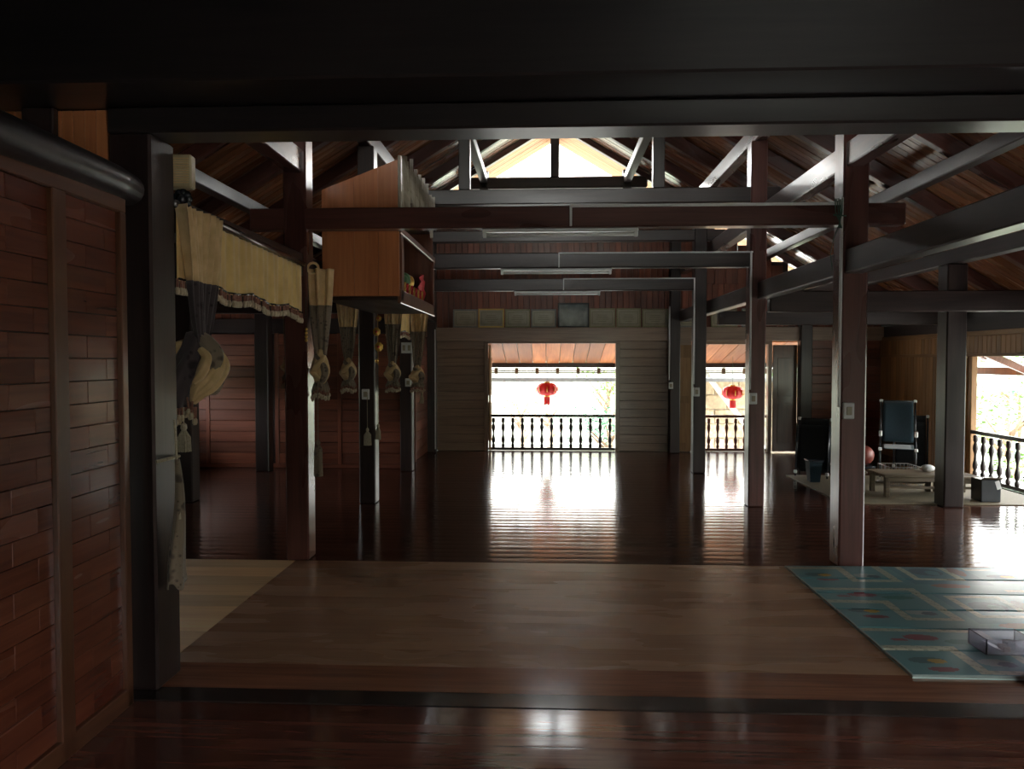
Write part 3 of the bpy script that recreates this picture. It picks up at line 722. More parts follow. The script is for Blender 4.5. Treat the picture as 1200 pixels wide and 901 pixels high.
# ---------------------------------------------------------------- hanging altar
ax0, ax1, ay0, ay1 = -1.93, -1.25, 6.42, 8.42
al = thing('hanging_altar', (-1.6, ay0, 2.2), 'orange wooden altar box hung between the posts at upper left', 'altar')
xs = [ax0, ax0 + .28, ax0 + .49, ax1 - .01]
for a, b in zip(xs, xs[1:]): box('front_board', a + .001, b - .001, ay0, ay0 + .03, 2.20, 2.76, M['altar'], al, .003)
def slant(x0, x1, z0, za, zb, y0, y1, mat, name):
    v = [(x0, y0, z0), (x1, y0, z0), (x1, y0, zb), (x0, y0, za), (x0, y1, z0), (x1, y1, z0), (x1, y1, zb), (x0, y1, za)]
    mk(name, [Vector(p) - ORG[al.name] for p in v], [(0, 1, 2, 3), (7, 6, 5, 4), (0, 4, 5, 1), (1, 5, 6, 2), (2, 6, 7, 3), (3, 7, 4, 0)], mat, al)
zt = lambda x: 3.11 + (x - ax0) / .68 * .26
for a, b in zip(xs, xs[1:]): slant(a + .001, b - .001, 2.765, zt(a), zt(b), ay0, ay0 + .03, M['altar'], 'front_board')
box('bottom_board', ax0, ax1 - .02, ay0 + .03, ay1, 2.17, 2.20, M['darky'], al)
for k in range(9): box('back_board', ax0, ax0 + .02, ay0 + .03 + k * .218 + .001, ay0 + .03 + (k + 1) * .218 - .001, 2.2, 3.1, M['altarb'], al, .003)
box('far_board', ax0 + .02, ax1 - .02, ay1 - .02, ay1, 2.2, 3.2, M['altarb'], al, .003)
box('top_board', ax0, ax1 - .03, ay0 + .03, ay1, 3.06, 3.08, M['darky'], al)
# curved stiles and apron of the open right side
def curved_stile(yc, wd, sgn, name='curved_stile'):
    v = []; f = []; N_ = 14
    for i in range(N_ + 1):
        t = i / N_; z = 2.17 + t * .60; b = .035 * math.sin(t * math.pi * 1.0) * sgn - .0
        for (x, yy) in ((ax1 - .03, yc - wd / 2 + b), (ax1, yc - wd / 2 + b), (ax1, yc + wd / 2 + b), (ax1 - .03, yc + wd / 2 + b)): v.append(Vector((x, yy, z)) - ORG[al.name])
    for i in range(N_):
        for k in range(4): f.append((i * 4 + k, i * 4 + (k + 1) % 4, i * 4 + 4 + (k + 1) % 4, i * 4 + 4 + k))
    f += [(3, 2, 1, 0), tuple(N_ * 4 + k for k in range(4))]
    mk(name, v, f, M['altarb'], al)
curved_stile(ay0 + .09, .10, 1); curved_stile(ay1 - .05, .10, -1)
box('apron_board', ax1 - .03, ax1, ay0 + .02, ay1, 2.14, 2.26, M['altarb'], al)
box('side_top_rail', ax1 - .03, ax1 + .005, ay0 + .02, ay1, 2.74, 2.80, M['altarb'], al)
box('corner_post', ax1 - .02, ax1 + .01, ay0 - .005, ay0 + .04, 2.80, 3.40, M['carve'], al)
# carved frieze: hanging icicle-like flames
g = MB(); rnd = random.Random(4); N_ = 26
for k in range(N_):
    t = k / (N_ - 1); yy = ay0 + .05 + t * (ay1 - ay0 - .1); top = 3.37 - .01 * t + .05 * math.sin(k * 2.1); ln = (.34 if k % 2 else .22) - .05 * t + rnd.uniform(-.05, .05)
    if k < 3: ln += .12
    w0 = .055
    for s in range(4):
        pass
    prof = [(top + rnd.uniform(0, .12), .003), (top - .03, .018), (top - ln * .4, .042), (top - ln * .7, .020), (top - ln, .003)]
    n0 = len(g.v)
    for z, hw in prof:
        for (x, dy) in ((ax1 - .022, -hw), (ax1 + .012, 0), (ax1 - .022, hw)): g.v.append(Vector((x, yy + dy, z)) - ORG[al.name])
    for i in range(4):
        for q in range(3): g.f.append((n0 + i * 3 + q, n0 + i * 3 + (q + 1) % 3, n0 + i * 3 + 3 + (q + 1) % 3, n0 + i * 3 + 3 + q))
    g.f += [(n0, n0 + 1, n0 + 2), (n0 + 14, n0 + 13, n0 + 12)]
g.build('carved_frieze', M['carve'], al)
# offerings inside the altar
def blob(name, c, r, mat, sc=(1, 1, 1), parent=None, seg=12):
    g = MB(); prof = [(max(.002, r * math.cos(-math.pi / 2 + math.pi * i / 8)), r * math.sin(-math.pi / 2 + math.pi * i / 8)) for i in range(9)]
    g.lathe(prof, seg)
    g.v = [Vector((v.x * sc[0], v.y * sc[1], v.z * sc[2])) for v in g.v]
    return g.build(name, mat, parent, c, smooth=True)
M['offred'] = plain('red_offering_paper', (.62, .03, .04), .5, noise=.3, scale=30)
M['offgreen'] = plain('green_offering_leaf', (.08, .20, .08), .5)
M['offwhite'] = plain('silver_white_foil', (.6, .62, .58), .3, .3)
of = thing('offering_tray', (-1.38, 7.35, 2.2), 'red, gold and silver paper offerings inside the hanging altar', 'offering')
link('tray', boxmesh(.18, 1.1, .06, M['offred'], .01), of, (0, 0, .03))
for k in range(7): blob('foil_ingot', (0, -.42 + k * .13, .115 + .02 * math.sin(k * 2)), .06, M['offwhite'] if k % 2 else M['brass'], (.9, 1.1, .8), of)
for k in range(4): blob('leaf_bunch', (-.03, .0 + k * .11, .22 + .03 * (k % 2)), .06, M['offgreen'] if k < 2 else M['brass'], (1, .8, 1.2), of)
for k in range(9):
    rb = MB(); yy = -.5 + k * .12
    rb.tube([(.05, yy, .08), (.08, yy + .05, .16), (.07, yy + .1, .09)], .012, 6); rb.build('paper_ribbon', M['offred'] if k % 2 else M['brass'], of)
rf = thing('red_paper_fan', (-1.36, 8.12, 2.2), 'red paper fan at the far end of the altar', 'paper fan')
g = MB()
for k in range(12):
    a = R(15 + k * 13); a2 = R(15 + (k + 1) * 13)
    g.v += [Vector((.01 * (k % 2), 0, .02)), Vector((.03 * (k % 2), .20 * math.cos(a), .02 + .36 * math.sin(a))), Vector((.03 * ((k + 1) % 2), .20 * math.cos(a2), .02 + .36 * math.sin(a2)))]
    n0 = len(g.v) - 3; g.f.append((n0, n0 + 1, n0 + 2))
fan = g.build('fan_blade', M['offred'], rf)
md = fan.modifiers.new('thick', 'SOLIDIFY'); md.thickness = .004

# ---------------------------------------------------------------- curtains
def cloth_surface(fn, nu, nv, mat, name, parent, thick=.004):
    v = []; f = []
    for j in range(nv + 1):
        for i in range(nu + 1): v.append(fn(i / nu, j / nv))
    for j in range(nv):
        for i in range(nu): a = j * (nu + 1) + i; f.append((a, a + 1, a + nu + 2, a + nu + 1))
    o = mk(name, v, f, mat, parent, smooth=True)
    md = o.modifiers.new('thick', 'SOLIDIFY'); md.thickness = thick
    return o
def add_tassel(parent, loc, L_=.13, r=.032, mat='tassel', cord=.1, name='tassel'):
    g = MB(); g.tube([(0, 0, cord), (0, 0, 0)], .004, 5)
    g.lathe([(.006, .02), (.016, .01), (.018, -.01), (.010, -.025)], 10)
    for k in range(34):
        th = 2.4 * k; q = math.sqrt((k + 1) / 34)
        g.tube([(.008 * q * math.cos(th), .008 * q * math.sin(th), -.02), (r * .9 * q * math.cos(th), r * .9 * q * math.sin(th), -.06), (r * q * math.cos(th), r * q * math.sin(th), -.02 - L_)], .0042, 4)
    return g.build(name, M[mat], parent, loc)
def ftube(name, pts, rad, mat, parent, flat=.75, gr=5, amp=.12, seg=30, tw=2.0):
    """fold of cloth: a tapering tube with running grooves, through px-scale points (right, away, up)"""
    amp *= 1.5; P_ = [Vector(p) for p in pts]; n = 22; v = []; f = []
    def cr(arr, u):
        m = len(arr) - 1; x = u * m; i = min(int(x), m - 1); t = x - i
        g = lambda k: arr[max(0, min(m, k))]
        a, b, c, d = g(i - 1), g(i), g(i + 1), g(i + 2)
        return .5 * ((2 * b) + (c - a) * t + (2 * a - 5 * b + 4 * c - d) * t * t + (3 * b - a - 3 * c + d) * t ** 3)
    for j in range(n + 1):
        u_ = j / n; p = cr(P_, u_); d = (cr(P_, min(1, u_ + .02)) - cr(P_, max(0, u_ - .02))).normalized()
        a = d.cross(Vector((0, 1, 0))).normalized(); b = a.cross(d); r = cr(rad, u_)
        if j in (0, n): r *= .35
        for k in range(seg):
            th = 2 * math.pi * k / seg; rr = r * (1 + amp * math.sin(gr * th + tw * u_ * 3) + amp * .4 * math.sin(gr * 2.6 * th))
            v.append(p + a * math.cos(th) * rr + b * math.sin(th) * rr * flat)
    for j in range(n):
        for k in range(seg): f.append((j * seg + k, j * seg + (k + 1) % seg, (j + 1) * seg + (k + 1) % seg, (j + 1) * seg + k))
    f += [tuple(range(seg - 1, -1, -1)), tuple(n * seg + k for k in range(seg))]
    return mk(name, v, f, mat, parent, smooth=True)
def big_knot(t, loc):
    a = math.atan2(loc[0], loc[1]); S_ = .0046
    def q(u, v, d=0):      # right of and above the tie point, in small units, seen square-on from the hall
        c, s_ = math.cos(-a), math.sin(-a); x, y = u * S_, d * S_
        x -= .035
        return (x * c - y * s_, x * s_ + y * c, v * S_)
    def go(name, pts, rad, m, **k): ftube(name, [q(*p) for p in pts], [r * S_ for r in rad], M[m], t, **k)
    go('cream_lobe', [(0, -4, 4), (-16, -12, 2), (-28, -26, 0), (-26, -42, -2)], [5, 8, 9.5, 6], 'cloth', gr=3)
    go('printed_lobe', [(2, 2, 0), (12, -10, -6), (19, -26, -8), (12, -44, -6)], [7, 12, 15, 12], 'motif', amp=.06)
    go('dark_fall', [(0, 6, 0), (-6, -20, -8), (-16, -46, -14), (-24, -68, -12), (-26, -84, -10)], [9, 12, 15, 15, 17], 'motifdark')
    for n_, o_ in enumerate((-7, 0, 7)):
        go('tan_sweep', [(24 + o_ * .4, -16 - o_ * .2, -8), (27 + o_ * .6, -34 - o_ * .3, -12 - abs(o_) * -.4), (17 + o_ * .5, -52 - o_ * .7, -18 + abs(o_) * .4), (3 + o_ * .3, -66 - o_ * .6, -18), (-4, -80, -16)], [3, 6.5, 7.5, 6, 3], 'cloth', amp=.13, gr=3)
    go('dark_roll', [(8, -50, -4), (20, -58, -6), (28, -62, -4)], [9, 13, 8], 'motif', gr=8)
    go('inner_fold', [(4, -14, -14), (12, -26, -18), (6, -44, -22), (-4, -56, -20)], [3, 6, 6, 3], 'cloth')
    g = MB(); g2 = MB(); rnd = random.Random(3)
    for k in range(22):
        u_ = -40 + k * 1.9; d = -12 + 8 * math.sin(k * 1.9); z = -84 + 6 * math.sin(k * .5) - rnd.random() * 6; p = Vector(q(u_, z + 8, d)); e = Vector(q(u_ + rnd.uniform(-2, 2), z - 6, d))
        g.tube([p, e], .006, 5); g2.lathe([(.004, .004), (.011, -.006), (.012, -.022), (.006, -.036)], 7, e)
    o = g.build('fringe', M['fringe'], t); o['kind'] = 'stuff'
    o = g2.build('fringe_bobbles', M['bobble'], o, smooth=True); o['kind'] = 'stuff'
    add_tassel(t, q(-14, -108, -10), .12, .036, 'tassel', .11)
    return t
def curtain(loc, label, ztop, zband, zknot, w0, wk, bag_r, bag_h, axis=1, folds=6, seed=1, lean=(0, 0), dark=False, ring=False, tassels=(), band2='motif', depth=.035, flat=.5):
    """gathered curtain: drape -> printed band -> rolled knot with fringe.  axis 1: cloth runs along y, 0: along x"""
    t = thing('tied_curtain', (loc[0], loc[1], zknot), label, 'curtain')
    rnd = random.Random(seed); ph = [rnd.uniform(0, 6) for _ in range(4)]
    def P(s, z):
        k = (ztop - zknot and (z - zknot) / (ztop - zknot)); k = max(0, min(1, k))
        wd = wk + (w0 - wk) * k ** .8
        dp = depth * (.55 + .45 * k)
        a = (s - .5) * wd; b = dp * math.sin(2 * math.pi * folds * s + ph[0] + .6 * math.sin(3 * s * 2 + ph[1])) * (1) + .012 * math.sin(9 * s + z * 5 + ph[2])
        if k < .5: b *= .6 + .8 * k
        x, y = (b, a) if axis else (a, b)
        return Vector((x + lean[0] * (k - 0), y + lean[1] * k, z - zknot))
    cloth_surface(lambda s, t_: P(s, zband + (ztop - zband) * (1 - t_)), folds * 14, 14, M['cloth'], 'drape', t)
    cloth_surface(lambda s, t_: P(s, zknot - .03 + (zband - zknot + .03) * (1 - t_)), folds * 12, 12, M['motifdark' if dark else band2], 'printed_band', t)
    if dark: return big_knot(t, loc)
    # bag of the knot: twisted teardrop
    v = []; f = []; A, B = 64, 22
    for j in range(B + 1):
        q = j / B; z = .02 - bag_h * q
        r = bag_r * (math.sin(math.pi * min(1, q * .93 + .05)) ** .75) * (.55 + .55 * q)
        for i in range(A):
            th = 2 * math.pi * i / A
            rr = r * (1 + .09 * math.sin(6 * th + 4 * q + ph[1]) + .05 * math.sin(13 * th - 3 * q + ph[3])) + .003
            x = rr * math.cos(th) * (1 if not axis else .85); y = rr * math.sin(th) * (.85 if not axis else 1)
            v.append((x, y, z))
    for j in range(B):
        for i in range(A): f.append((j * A + i, j * A + (i + 1) % A, (j + 1) * A + (i + 1) % A, (j + 1) * A + i))
    f.append(tuple(range(A - 1, -1, -1))); f.append(tuple(B * A + k for k in range(A)))
    mk('knot_bag', v, f, M['cloth'], t, smooth=True)
    # folds of cloth wound over the knot, hugging it
    def pear(q): return bag_r * (math.sin(math.pi * min(1, q * .93 + .05)) ** .75) * (.55 + .55 * q)
    sy = .92
    for n_, (t0, t1, q0, q1, r1, mt) in enumerate(((-2.9, -.5, .72, .16, .030, 'cloth'), (-3.3, -1.4, .52, .80, .026, 'motifdark' if dark else 'cloth'), (-3.0, -.9, .10, .34, .020, band2))):
        g = MB(); pts = []; K = 18
        for k in range(K + 1):
            a = k / K; th = t0 + (t1 - t0) * a; q = q0 + (q1 - q0) * a; c = pear(q) * 1.0 + .004
            pts.append((c * math.cos(th) * (1 if not axis else .9), c * math.sin(th) * sy, .02 - bag_h * q))
        g.tube(pts, [r1 * bag_r / .1 * (.25 + .8 * math.sin(math.pi * k / K) ** .7) for k in range(K + 1)], 10)
        g.build('wrapped_fold', M[mt], t, smooth=True)
    # printed end rolled into the side of the knot
    R_ = bag_r; ftube('rolled_end', [(.10 * R_, -.72 * R_, -.30 * bag_h), (.55 * R_, -.72 * R_, -.42 * bag_h), (.62 * R_, -.70 * R_, -.66 * bag_h), (.30 * R_, -.80 * R_, -.86 * bag_h)], [.14 * R_, .30 * R_, .34 * R_, .18 * R_], M['motif'], t, gr=4)
    # printed skirt and bobble fringe below the knot
    def SK(s, q):
        th = 2 * math.pi * s; r = bag_r * (.55 + .26 * q) + .008 * math.sin(14 * th)
        return Vector((r * math.cos(th), r * .85 * math.sin(th), -bag_h * (.86 + .22 * q) + .012 * math.sin(3 * th)))
    cloth_surface(SK, 60, 4, M['motifdark' if dark else 'motif'], 'hem_skirt', t, .004)
    g = MB(); g2 = MB(); nf = 26
    for k in range(nf):
        th = 2 * math.pi * k / nf; r = bag_r * (.81 + .07 * math.sin(k * 2.3)); zz = -bag_h * 1.07 + .012 * math.sin(3 * th)
        L_ = .045 + .02 * rnd.random()
        g.tube([(r * .98 * math.cos(th), r * .83 * math.sin(th), zz + .01), (r * math.cos(th), r * .86 * math.sin(th), zz - L_ * .6)], .005, 5)
        g2.lathe([(.004, -L_ * .55), (.010, -L_ * .75), (.012, -L_), (.006, -L_ * 1.25)], 7, (r * math.cos(th), r * .86 * math.sin(th), zz))
    o = g.build('fringe', M['fringe'], t); o['kind'] = 'stuff'
    o = g2.build('fringe_bobbles', M['bobble'], o, smooth=True); o['kind'] = 'stuff'
    if ring:
        g = MB(); g.tube([(.045 * math.cos(a * .5236), -.0, .045 * math.sin(a * .5236)) for a in range(13)], .011, 8)
        g.build('curtain_ring', M['cloth'], t, (ring[0], ring[1], ztop - zknot + ring[2]), smooth=True)
    for (dx, dy, dz) in tassels: add_tassel(t, (dx, dy, dz))
    return t
# the near curtain by the left post: two leaves of cloth gathered to one knot
curtain((-1.93, 4.14), 'nearest tan and black curtain knotted beside the near-black left post', 2.47, 2.08, 1.78, .50, .13, .14, .33, 1, 7, 3, (0, -.02), True, tassels=((-.05, -.04, -.49),), depth=.04)
curtain((-1.86, 6.12), 'tan curtain knotted in a pear shape on the right of the largest left post', 2.40, 2.10, 1.72, .24, .10, .082, .30, 0, 3, 8, (-.01, 0), False, (-.045, -.03, .0), depth=.03)
curtain((-2.22, 8.35), 'tan curtain with a closed pear knot left of the post under the altar', 2.29, 2.02, 1.66, .26, .09, .095, .28, 0, 6, 5, depth=.02)
curtain((-1.84, 8.95), 'tan curtain tied right behind the gold ornaments', 2.42, 2.08, 1.62, .26, .09, .10, .26, 0, 4, 6, (.02, 0), depth=.03)
curtain((-1.85, 10.75), 'farthest tan curtain tied beside the post with two switch plates', 2.40, 2.06, 1.56, .28, .09, .12, .28, 0, 4, 9, (.03, 0), depth=.03)
curtain((-2.2, 6.33), 'tan curtain end showing left of the largest left post', 2.25, 2.0, 1.68, .12, .05, .06, .18, 0, 2, 4, depth=.02)
# long tail hanging low on the near-black post
t = thing('curtain_tail', (-1.872, 3.70, .95), 'grey-green curtain tail with a cord hanging low on the near-black left post', 'curtain tail')
def CT(s, q):
    th = 2 * math.pi * s; r = .010 + .040 * (q ** .9) + .006 * math.sin(5 * th + 4 * q) * q
    return Vector((.01 + r * .75 * math.cos(th) + .012 * math.sin(5 * q), r * 1.1 * math.sin(th), (.20 - .64 * q) + (.02 * math.sin(3 * th) if q > .95 else 0)))
cloth_surface(CT, 36, 26, M['motif'], 'tail_cloth', t, .004)
g = MB(); g.tube([(0, 0, .40), (.012, 0, .1), (.035, -.03, -.1)], .006, 6); g.tube([(-.045, -.10, .20), (.0, -.03, .21), (-.04, .12, .20)], .009, 6)
g.build('tie_cord', M['tassel'], t)
# cloth roll at the foot of tassel by the largest left post
def hang_tassel(x, y, z, label, cord, L_=.14, r=.032, mat='tassel'):
    t = thing('hanging_tassel', (x, y, z), label, 'tassel', 'tassels hanging from the curtain ties')
    add_tassel(t, (0, 0, 0), L_, r, mat, cord, 'tassel_skirt')
hang_tassel(-2.03, 8.44, .86, 'cream tassel on a long cord in front of the post under the altar', .42, .16, .045)
hang_tassel(-1.925, 8.52, .90, 'cream tassel hanging just right of the post under the altar', .46, .14, .03)
hang_tassel(-1.86, 6.04, .98, 'long brownish tassel low beside the largest left post', .50, .26, .035, 'motif')
hang_tassel(-1.80, 10.82, 1.16, 'small cream tassel under the farthest curtain', .30, .12, .03)

# gold shell ornaments on a string
t = thing('gold_ornament_string', (-1.90, 8.42, 1.9), 'string of gold filigree shells hanging beside the post under the altar', 'ornament')
for k, (z, r) in enumerate(((2.12, .032), (1.97, .045), (1.80, .05), (1.64, .022))):
    g = MB(); n0 = 0; seg = 16
    g.v.append(Vector((0, -.02, 0)))
    for i in range(seg):
        a = 2 * math.pi * i / seg; rr = r * (1 + .12 * (i % 2)); g.v.append(Vector((rr * .9 * math.cos(a), 0, rr * math.sin(a))))
    g.v.append(Vector((0, .01, 0)))
    for i in range(seg): g.f += [(0, 1 + i, 1 + (i + 1) % seg), (seg + 1, 1 + (i + 1) % seg, 1 + i)]
    g.build('gold_shell', M['brass'], t, (.012 * (-1) ** k, 0, z - 1.9))
    g = MB(); g.lathe([(.004, -.006), (r * .3, 0), (.004, .006)], 8); g.build('shell_centre', M['offred'], t, (.012 * (-1) ** k, -.024, z - 1.9), (R(90), 0, 0))
g = MB(); g.tube([(0, .005, .38), (0, .005, -.3)], .003, 5); g.build('string', M['brass'], t)
hn = thing('bead_pendant', (-1.945, 6.02, 1.86), 'small gold bead pendant against the largest left post', 'pendant')
for k in range(4): blob('gold_bead', (0, 0, .04 - k * .03), .013, M['brass'], (1, 1, 1.1), hn, 8)
g = MB(); g.tube([(0, 0, .3), (0, 0, -.06)], .002, 5); g.build('pendant_cord', M['tapecord'], hn)

# rods
def rod(p0, p1, r, label):
    t = thing('curtain_rod', p0, label, 'curtain rod')
    g = MB(); d = Vector(p1) - Vector(p0); g.tube([(0, 0, 0), d], r, 12); g.build('rod_tube', M['logr'], t, smooth=True)
    return t
M['logr'] = plain('dull_metal_rod', (.22, .20, .19), .25, .7)
r1 = rod((-1.955, 3.88, 2.475), (-1.955, 6.0, 2.42), .022, 'dull metal curtain rod above the golden valance')
def fin(parent, c, mat, s=1):
    for k in range(9):
        a = 2 * math.pi * k / 9; blob('finial_petal', Vector(c) + Vector((.035 * s * math.cos(a), 0, .035 * s * math.sin(a))), .022 * s, mat, (1, .8, 1), parent, 8)
    blob('finial_core', Vector(c), .032 * s, mat, (1, 1, 1), parent, 8)
fin(r1, (.02, .06, .03), M['blackframe'])
r2 = rod((-1.955, 8.66, 2.40), (-1.955, 10.95, 2.40), .02, 'metal curtain rod behind the hanging altar')

rod((-2.45, 6.33, 2.26), (-2.05, 6.33, 2.26), .014, 'short curtain rod end behind the largest left post')
rod((-2.45, 8.36, 2.30), (-1.62, 8.36, 2.30), .014, 'short curtain rod in front of the post under the hanging altar')
# valances
def valance(x, y0, y1, z0a, z0b, drop, n, label, nsc):
    t = thing('valance', (x, y0, z0a), label, 'valance')
    L_ = y1 - y0
    def bot(s): return drop * (.94 + .10 * abs(math.cos(math.pi * nsc * s)) - .02)
    def V(s, q):
        z = (z0b - z0a) * s - q * bot(s)
        xx = .010 * math.sin(2 * math.pi * s * n) * (.35 + .65 * q) + .005 * math.sin(2 * math.pi * s * n * 2.3 + 1)
        return Vector((xx, s * L_, z))
    cloth_surface(V, 160, 10, M['gold'], 'valance_cloth', t, .003)
    g = MB(); g.tube([V(k / 120, .975) + Vector((.010, 0, 0)) for k in range(121)], .006, 5)
    g.build('dark_piping', M['blackframe'], t)
    g = MB(); g2 = MB(); nb_ = int(L_ / .032)
    for k in range(nb_ + 1):
        p = V(k / nb_, 1.0); g.tube([p + Vector((.003, 0, .01)), p + Vector((.003, 0, -.035))], .009, 5)
        g2.lathe([(.005, -.03), (.012, -.042), (.014, -.058), (.009, -.075)], 7, p + Vector((.003, 0, 0)))
    o = g.build('fringe', M['fringe'], t); o['kind'] = 'stuff'
    o = g2.build('fringe_bobbles', M['bobble'], o, smooth=True); o['kind'] = 'stuff'
valance(-1.965, 3.92, 5.98, 2.45, 2.40, .37, 9, 'golden valance with scalloped fringe between the first two left posts', 3.0)
valance(-1.955, 9.1, 10.7, 2.38, 2.38, .36, 6, 'smaller golden valance behind the hanging altar', 2.0)

# ---------------------------------------------------------------- play mat
def mat_colour(x, y):
    """printed road and picture pattern; x from the left edge, y from the near edge"""
    tealA = (.12, .29, .31); tealB = (.08, .22, .26); cream = (.46, .48, .37)
    P_ = .82; yy = (y + .12) % P_; xx = x % 1.35; c = tealA
    if xx > .78 and .10 < yy < .70: c = tealB
    # cream lanes
    def lane(a, b, lo, hi, vert): return (a < xx < b and lo < yy < hi)
    if (.0 < xx < .42 and .47 < yy < .53) or (.36 < xx < .42 and .14 < yy < .53) or (.36 < xx < .72 and .14 < yy < .19) or (.66 < xx < .72 and .14 < yy < .80) or (0 < xx < .72 and .76 < yy < .81): c = cream
    if (.84 < xx < 1.22 and .60 < yy < .65) or (.84 < xx < .89 and .22 < yy < .65) or (1.17 < xx < 1.22 and .22 < yy < .65) or (.84 < xx < 1.22 and .20 < yy < .25): c = cream
    if c == cream and (int(x * 60) + int(y * 60)) % 5 == 0: c = (.30, .34, .26)
    def ell(cx, cy, rx, ry): return ((xx - cx) / rx) ** 2 + ((yy - cy) / ry) ** 2 < 1
    if ell(.17, .32, .10, .045): c = (.05, .13, .14)
    if ell(.22, .31, .05, .03): c = (.50, .30, .04)
    if ell(.20, .20, .08, .03): c = (.22, .05, .07)
    if ell(.52, .30, .09, .05): c = (.32, .38, .36)
    if ell(.57, .28, .05, .035): c = (.05, .09, .12)
    if ell(.16, .62, .05, .02) or ell(.30, .66, .10, .05): c = (.24, .06, .08)
    if ell(.52, .60, .11, .04): c = (.04, .19, .16)
    if ell(1.02, .42, .12, .10): c = (.04, .10, .14)
    if ell(1.06, .40, .05, .06): c = (.08, .24, .26)
    if ell(1.02, .06, .14, .05): c = (.30, .15, .10)
    if ell(1.26, .44, .05, .12): c = (.20, .10, .08)
    if x < .012 or y < .012: c = (.33, .42, .40)
    return c
pm = thing('play_mat', (1.90, 3.93, 0), 'teal and cream printed folding play mat on the floor at right', 'mat')
m_, n_, b_ = mat_base('printed_foam', .3, .5, .35, .25)
at_ = n_.nodes.new('ShaderNodeVertexColor'); at_.layer_name = 'print'; n_.links.new(at_.outputs[0], b_.inputs['Base Color'])
M['foam'] = m_
step = .012; W_, panels = 2.05, 6; ph_ = 2.10 / panels
for p in range(panels):
    nx = int(W_ / step); nyy = int(ph_ / step); v = []; f = []; cols = []
    for j in range(nyy + 1):
        for i in range(nx + 1):
            q = j / nyy; z = .018 + .002 * math.sin(math.pi * q) - (.006 if j in (0, nyy) else 0) + .0015 * math.sin(i * step * 5 + p)
            v.append((i * W_ / nx, p * ph_ + q * (ph_ - .004), z))
    for j in range(nyy):
        for i in range(nx):
            a = j * (nx + 1) + i; f.append((a, a + 1, a + nx + 2, a + nx + 1)); cols.append(mat_colour((i + .5) * W_ / nx, p * ph_ + (j + .5) * ph_ / nyy))
    nf = len(f); nv = len(v)
    v += [(0, p * ph_, .001), (W_, p * ph_, .001), (W_, (p + 1) * ph_ - .004, .001), (0, (p + 1) * ph_ - .004, .001)]
    tl = nyy * (nx + 1)
    f += [(nv, nv + 1, nx, 0), (nv + 1, nv + 2, tl + nx, nx), (nv + 2, nv + 3, tl, tl + nx), (nv + 3, nv, 0, tl)]; cols += [(.33, .42, .40)] * 4
    o = mk('mat_panel', v, f, M['foam'], pm)
    ca = o.data.color_attributes.new('print', 'FLOAT_COLOR', 'CORNER'); flat = []
    for fi, fc in enumerate(o.data.polygons):
        for _ in fc.vertices: flat += [*cols[fi], 1]
    ca.data.foreach_set('color', flat)
pb = thing('plastic_box', (2.42 + .14, 4.30, .022), 'clear lilac plastic box lying on the play mat', 'box')
g = MB()
for (a, b, c, d) in ((-.13, .13, -.09, -.085), (-.13, .13, .085, .09), (-.13, -.125, -.09, .09), (.125, .13, -.09, .09)): g.box(a, b, c, d, .004, .085)
g.box(-.13, .13, -.09, .09, 0, .004)
g.build('box_shell', M['clear'], pb)
link('paper_tag', boxmesh(.07, .11, .003, M['offwhite'], .001), pb, (-.04, 0, .02), (0, R(20), 0))
link('toy_block', boxmesh(.05, .05, .04, M['teal'], .004), pb, (.05, .01, .026))
link('toy_block', boxmesh(.04, .06, .03, M['altarb'], .004), pb, (.0, -.03, .02))

# ---------------------------------------------------------------- right aisle corner
setp(box('straw_mat', 3.42, 5.80, 8.72, 10.85, .0015, .012, M['matbeige'], None, .003), 'beige straw mat under the low tables in the right aisle', 'mat')
mt = thing('mat_binding', (0, 0, 0), None, None)
bpy.data.objects.remove(mt)
def low_table(loc, L_, D_, H_, label, rotz=0, slats=5, name='low_table'):
    t = thing(name, loc, label, 'table', rotz=rotz)
    w_ = D_ / slats
    for k in range(slats): link('top_slat', boxmesh(L_, w_ - .006, .03, M['weather'], .004), t, (0, -D_ / 2 + (k + .5) * w_, H_ - .015))
    for sx in (-1, 1):
        for sy in (-1, 1): link('leg', boxmesh(.055, .055, H_ - .03, M['weather'], .006), t, (sx * (L_ / 2 - .05), sy * (D_ / 2 - .05), (H_ - .03) / 2))
    for sy in (-1, 1): link('stretcher', boxmesh(L_ - .1, .02, .03, M['weather'], .003), t, (0, sy * (D_ / 2 - .05), H_ * .42)); link('apron', boxmesh(L_ - .1, .02, .05, M['weather'], .003), t, (0, sy * (D_ / 2 - .03), H_ - .058))
    return t
low_table((4.42, 9.35, .013), .78, .5, .27, 'low slatted wooden table left of the green-tinted post')
low_table((3.86, 9.75, .013), .75, .30, .27, 'low weathered bench behind the slatted table', R(80), 3, 'low_bench')
low_table((5.0, 9.36, .013), .42, .4, .24, 'small low stand right of the green-tinted post', 0, 3, 'low_stand')
cb = thing('carton', (5.12, 8.95, .013), 'dark carton with a white sticker at the foot of the right side railing', 'box')
link('carton_body', boxmesh(.22, .22, .26, M['blackframe'], .006), cb, (0, 0, .13))
link('sticker', boxmesh(.05, .004, .10, M['white'], .001), cb, (.075, -.113, .2), (0, R(-18), 0))
link('carton_flap', boxmesh(.22, .10, .004, M['weather'], .001), cb, (0, -.12, .27), (R(-25), 0, 0))
cl = blob('white_cloth_bundle', (4.68, 9.4, .325), .075, M['white'], (1.1, 1, .6)); setp(cl, 'small crumpled white cloth on the slatted table beside the post', 'cloth')
rb = thing('red_ball', (4.30, 10.35, .362), 'dull red plastic ball on the stool left of the blue recliner', 'ball'); blob('ball_shell', (0, 0, 0), .135, M['redball'], (1, 1, 1), rb, 20)
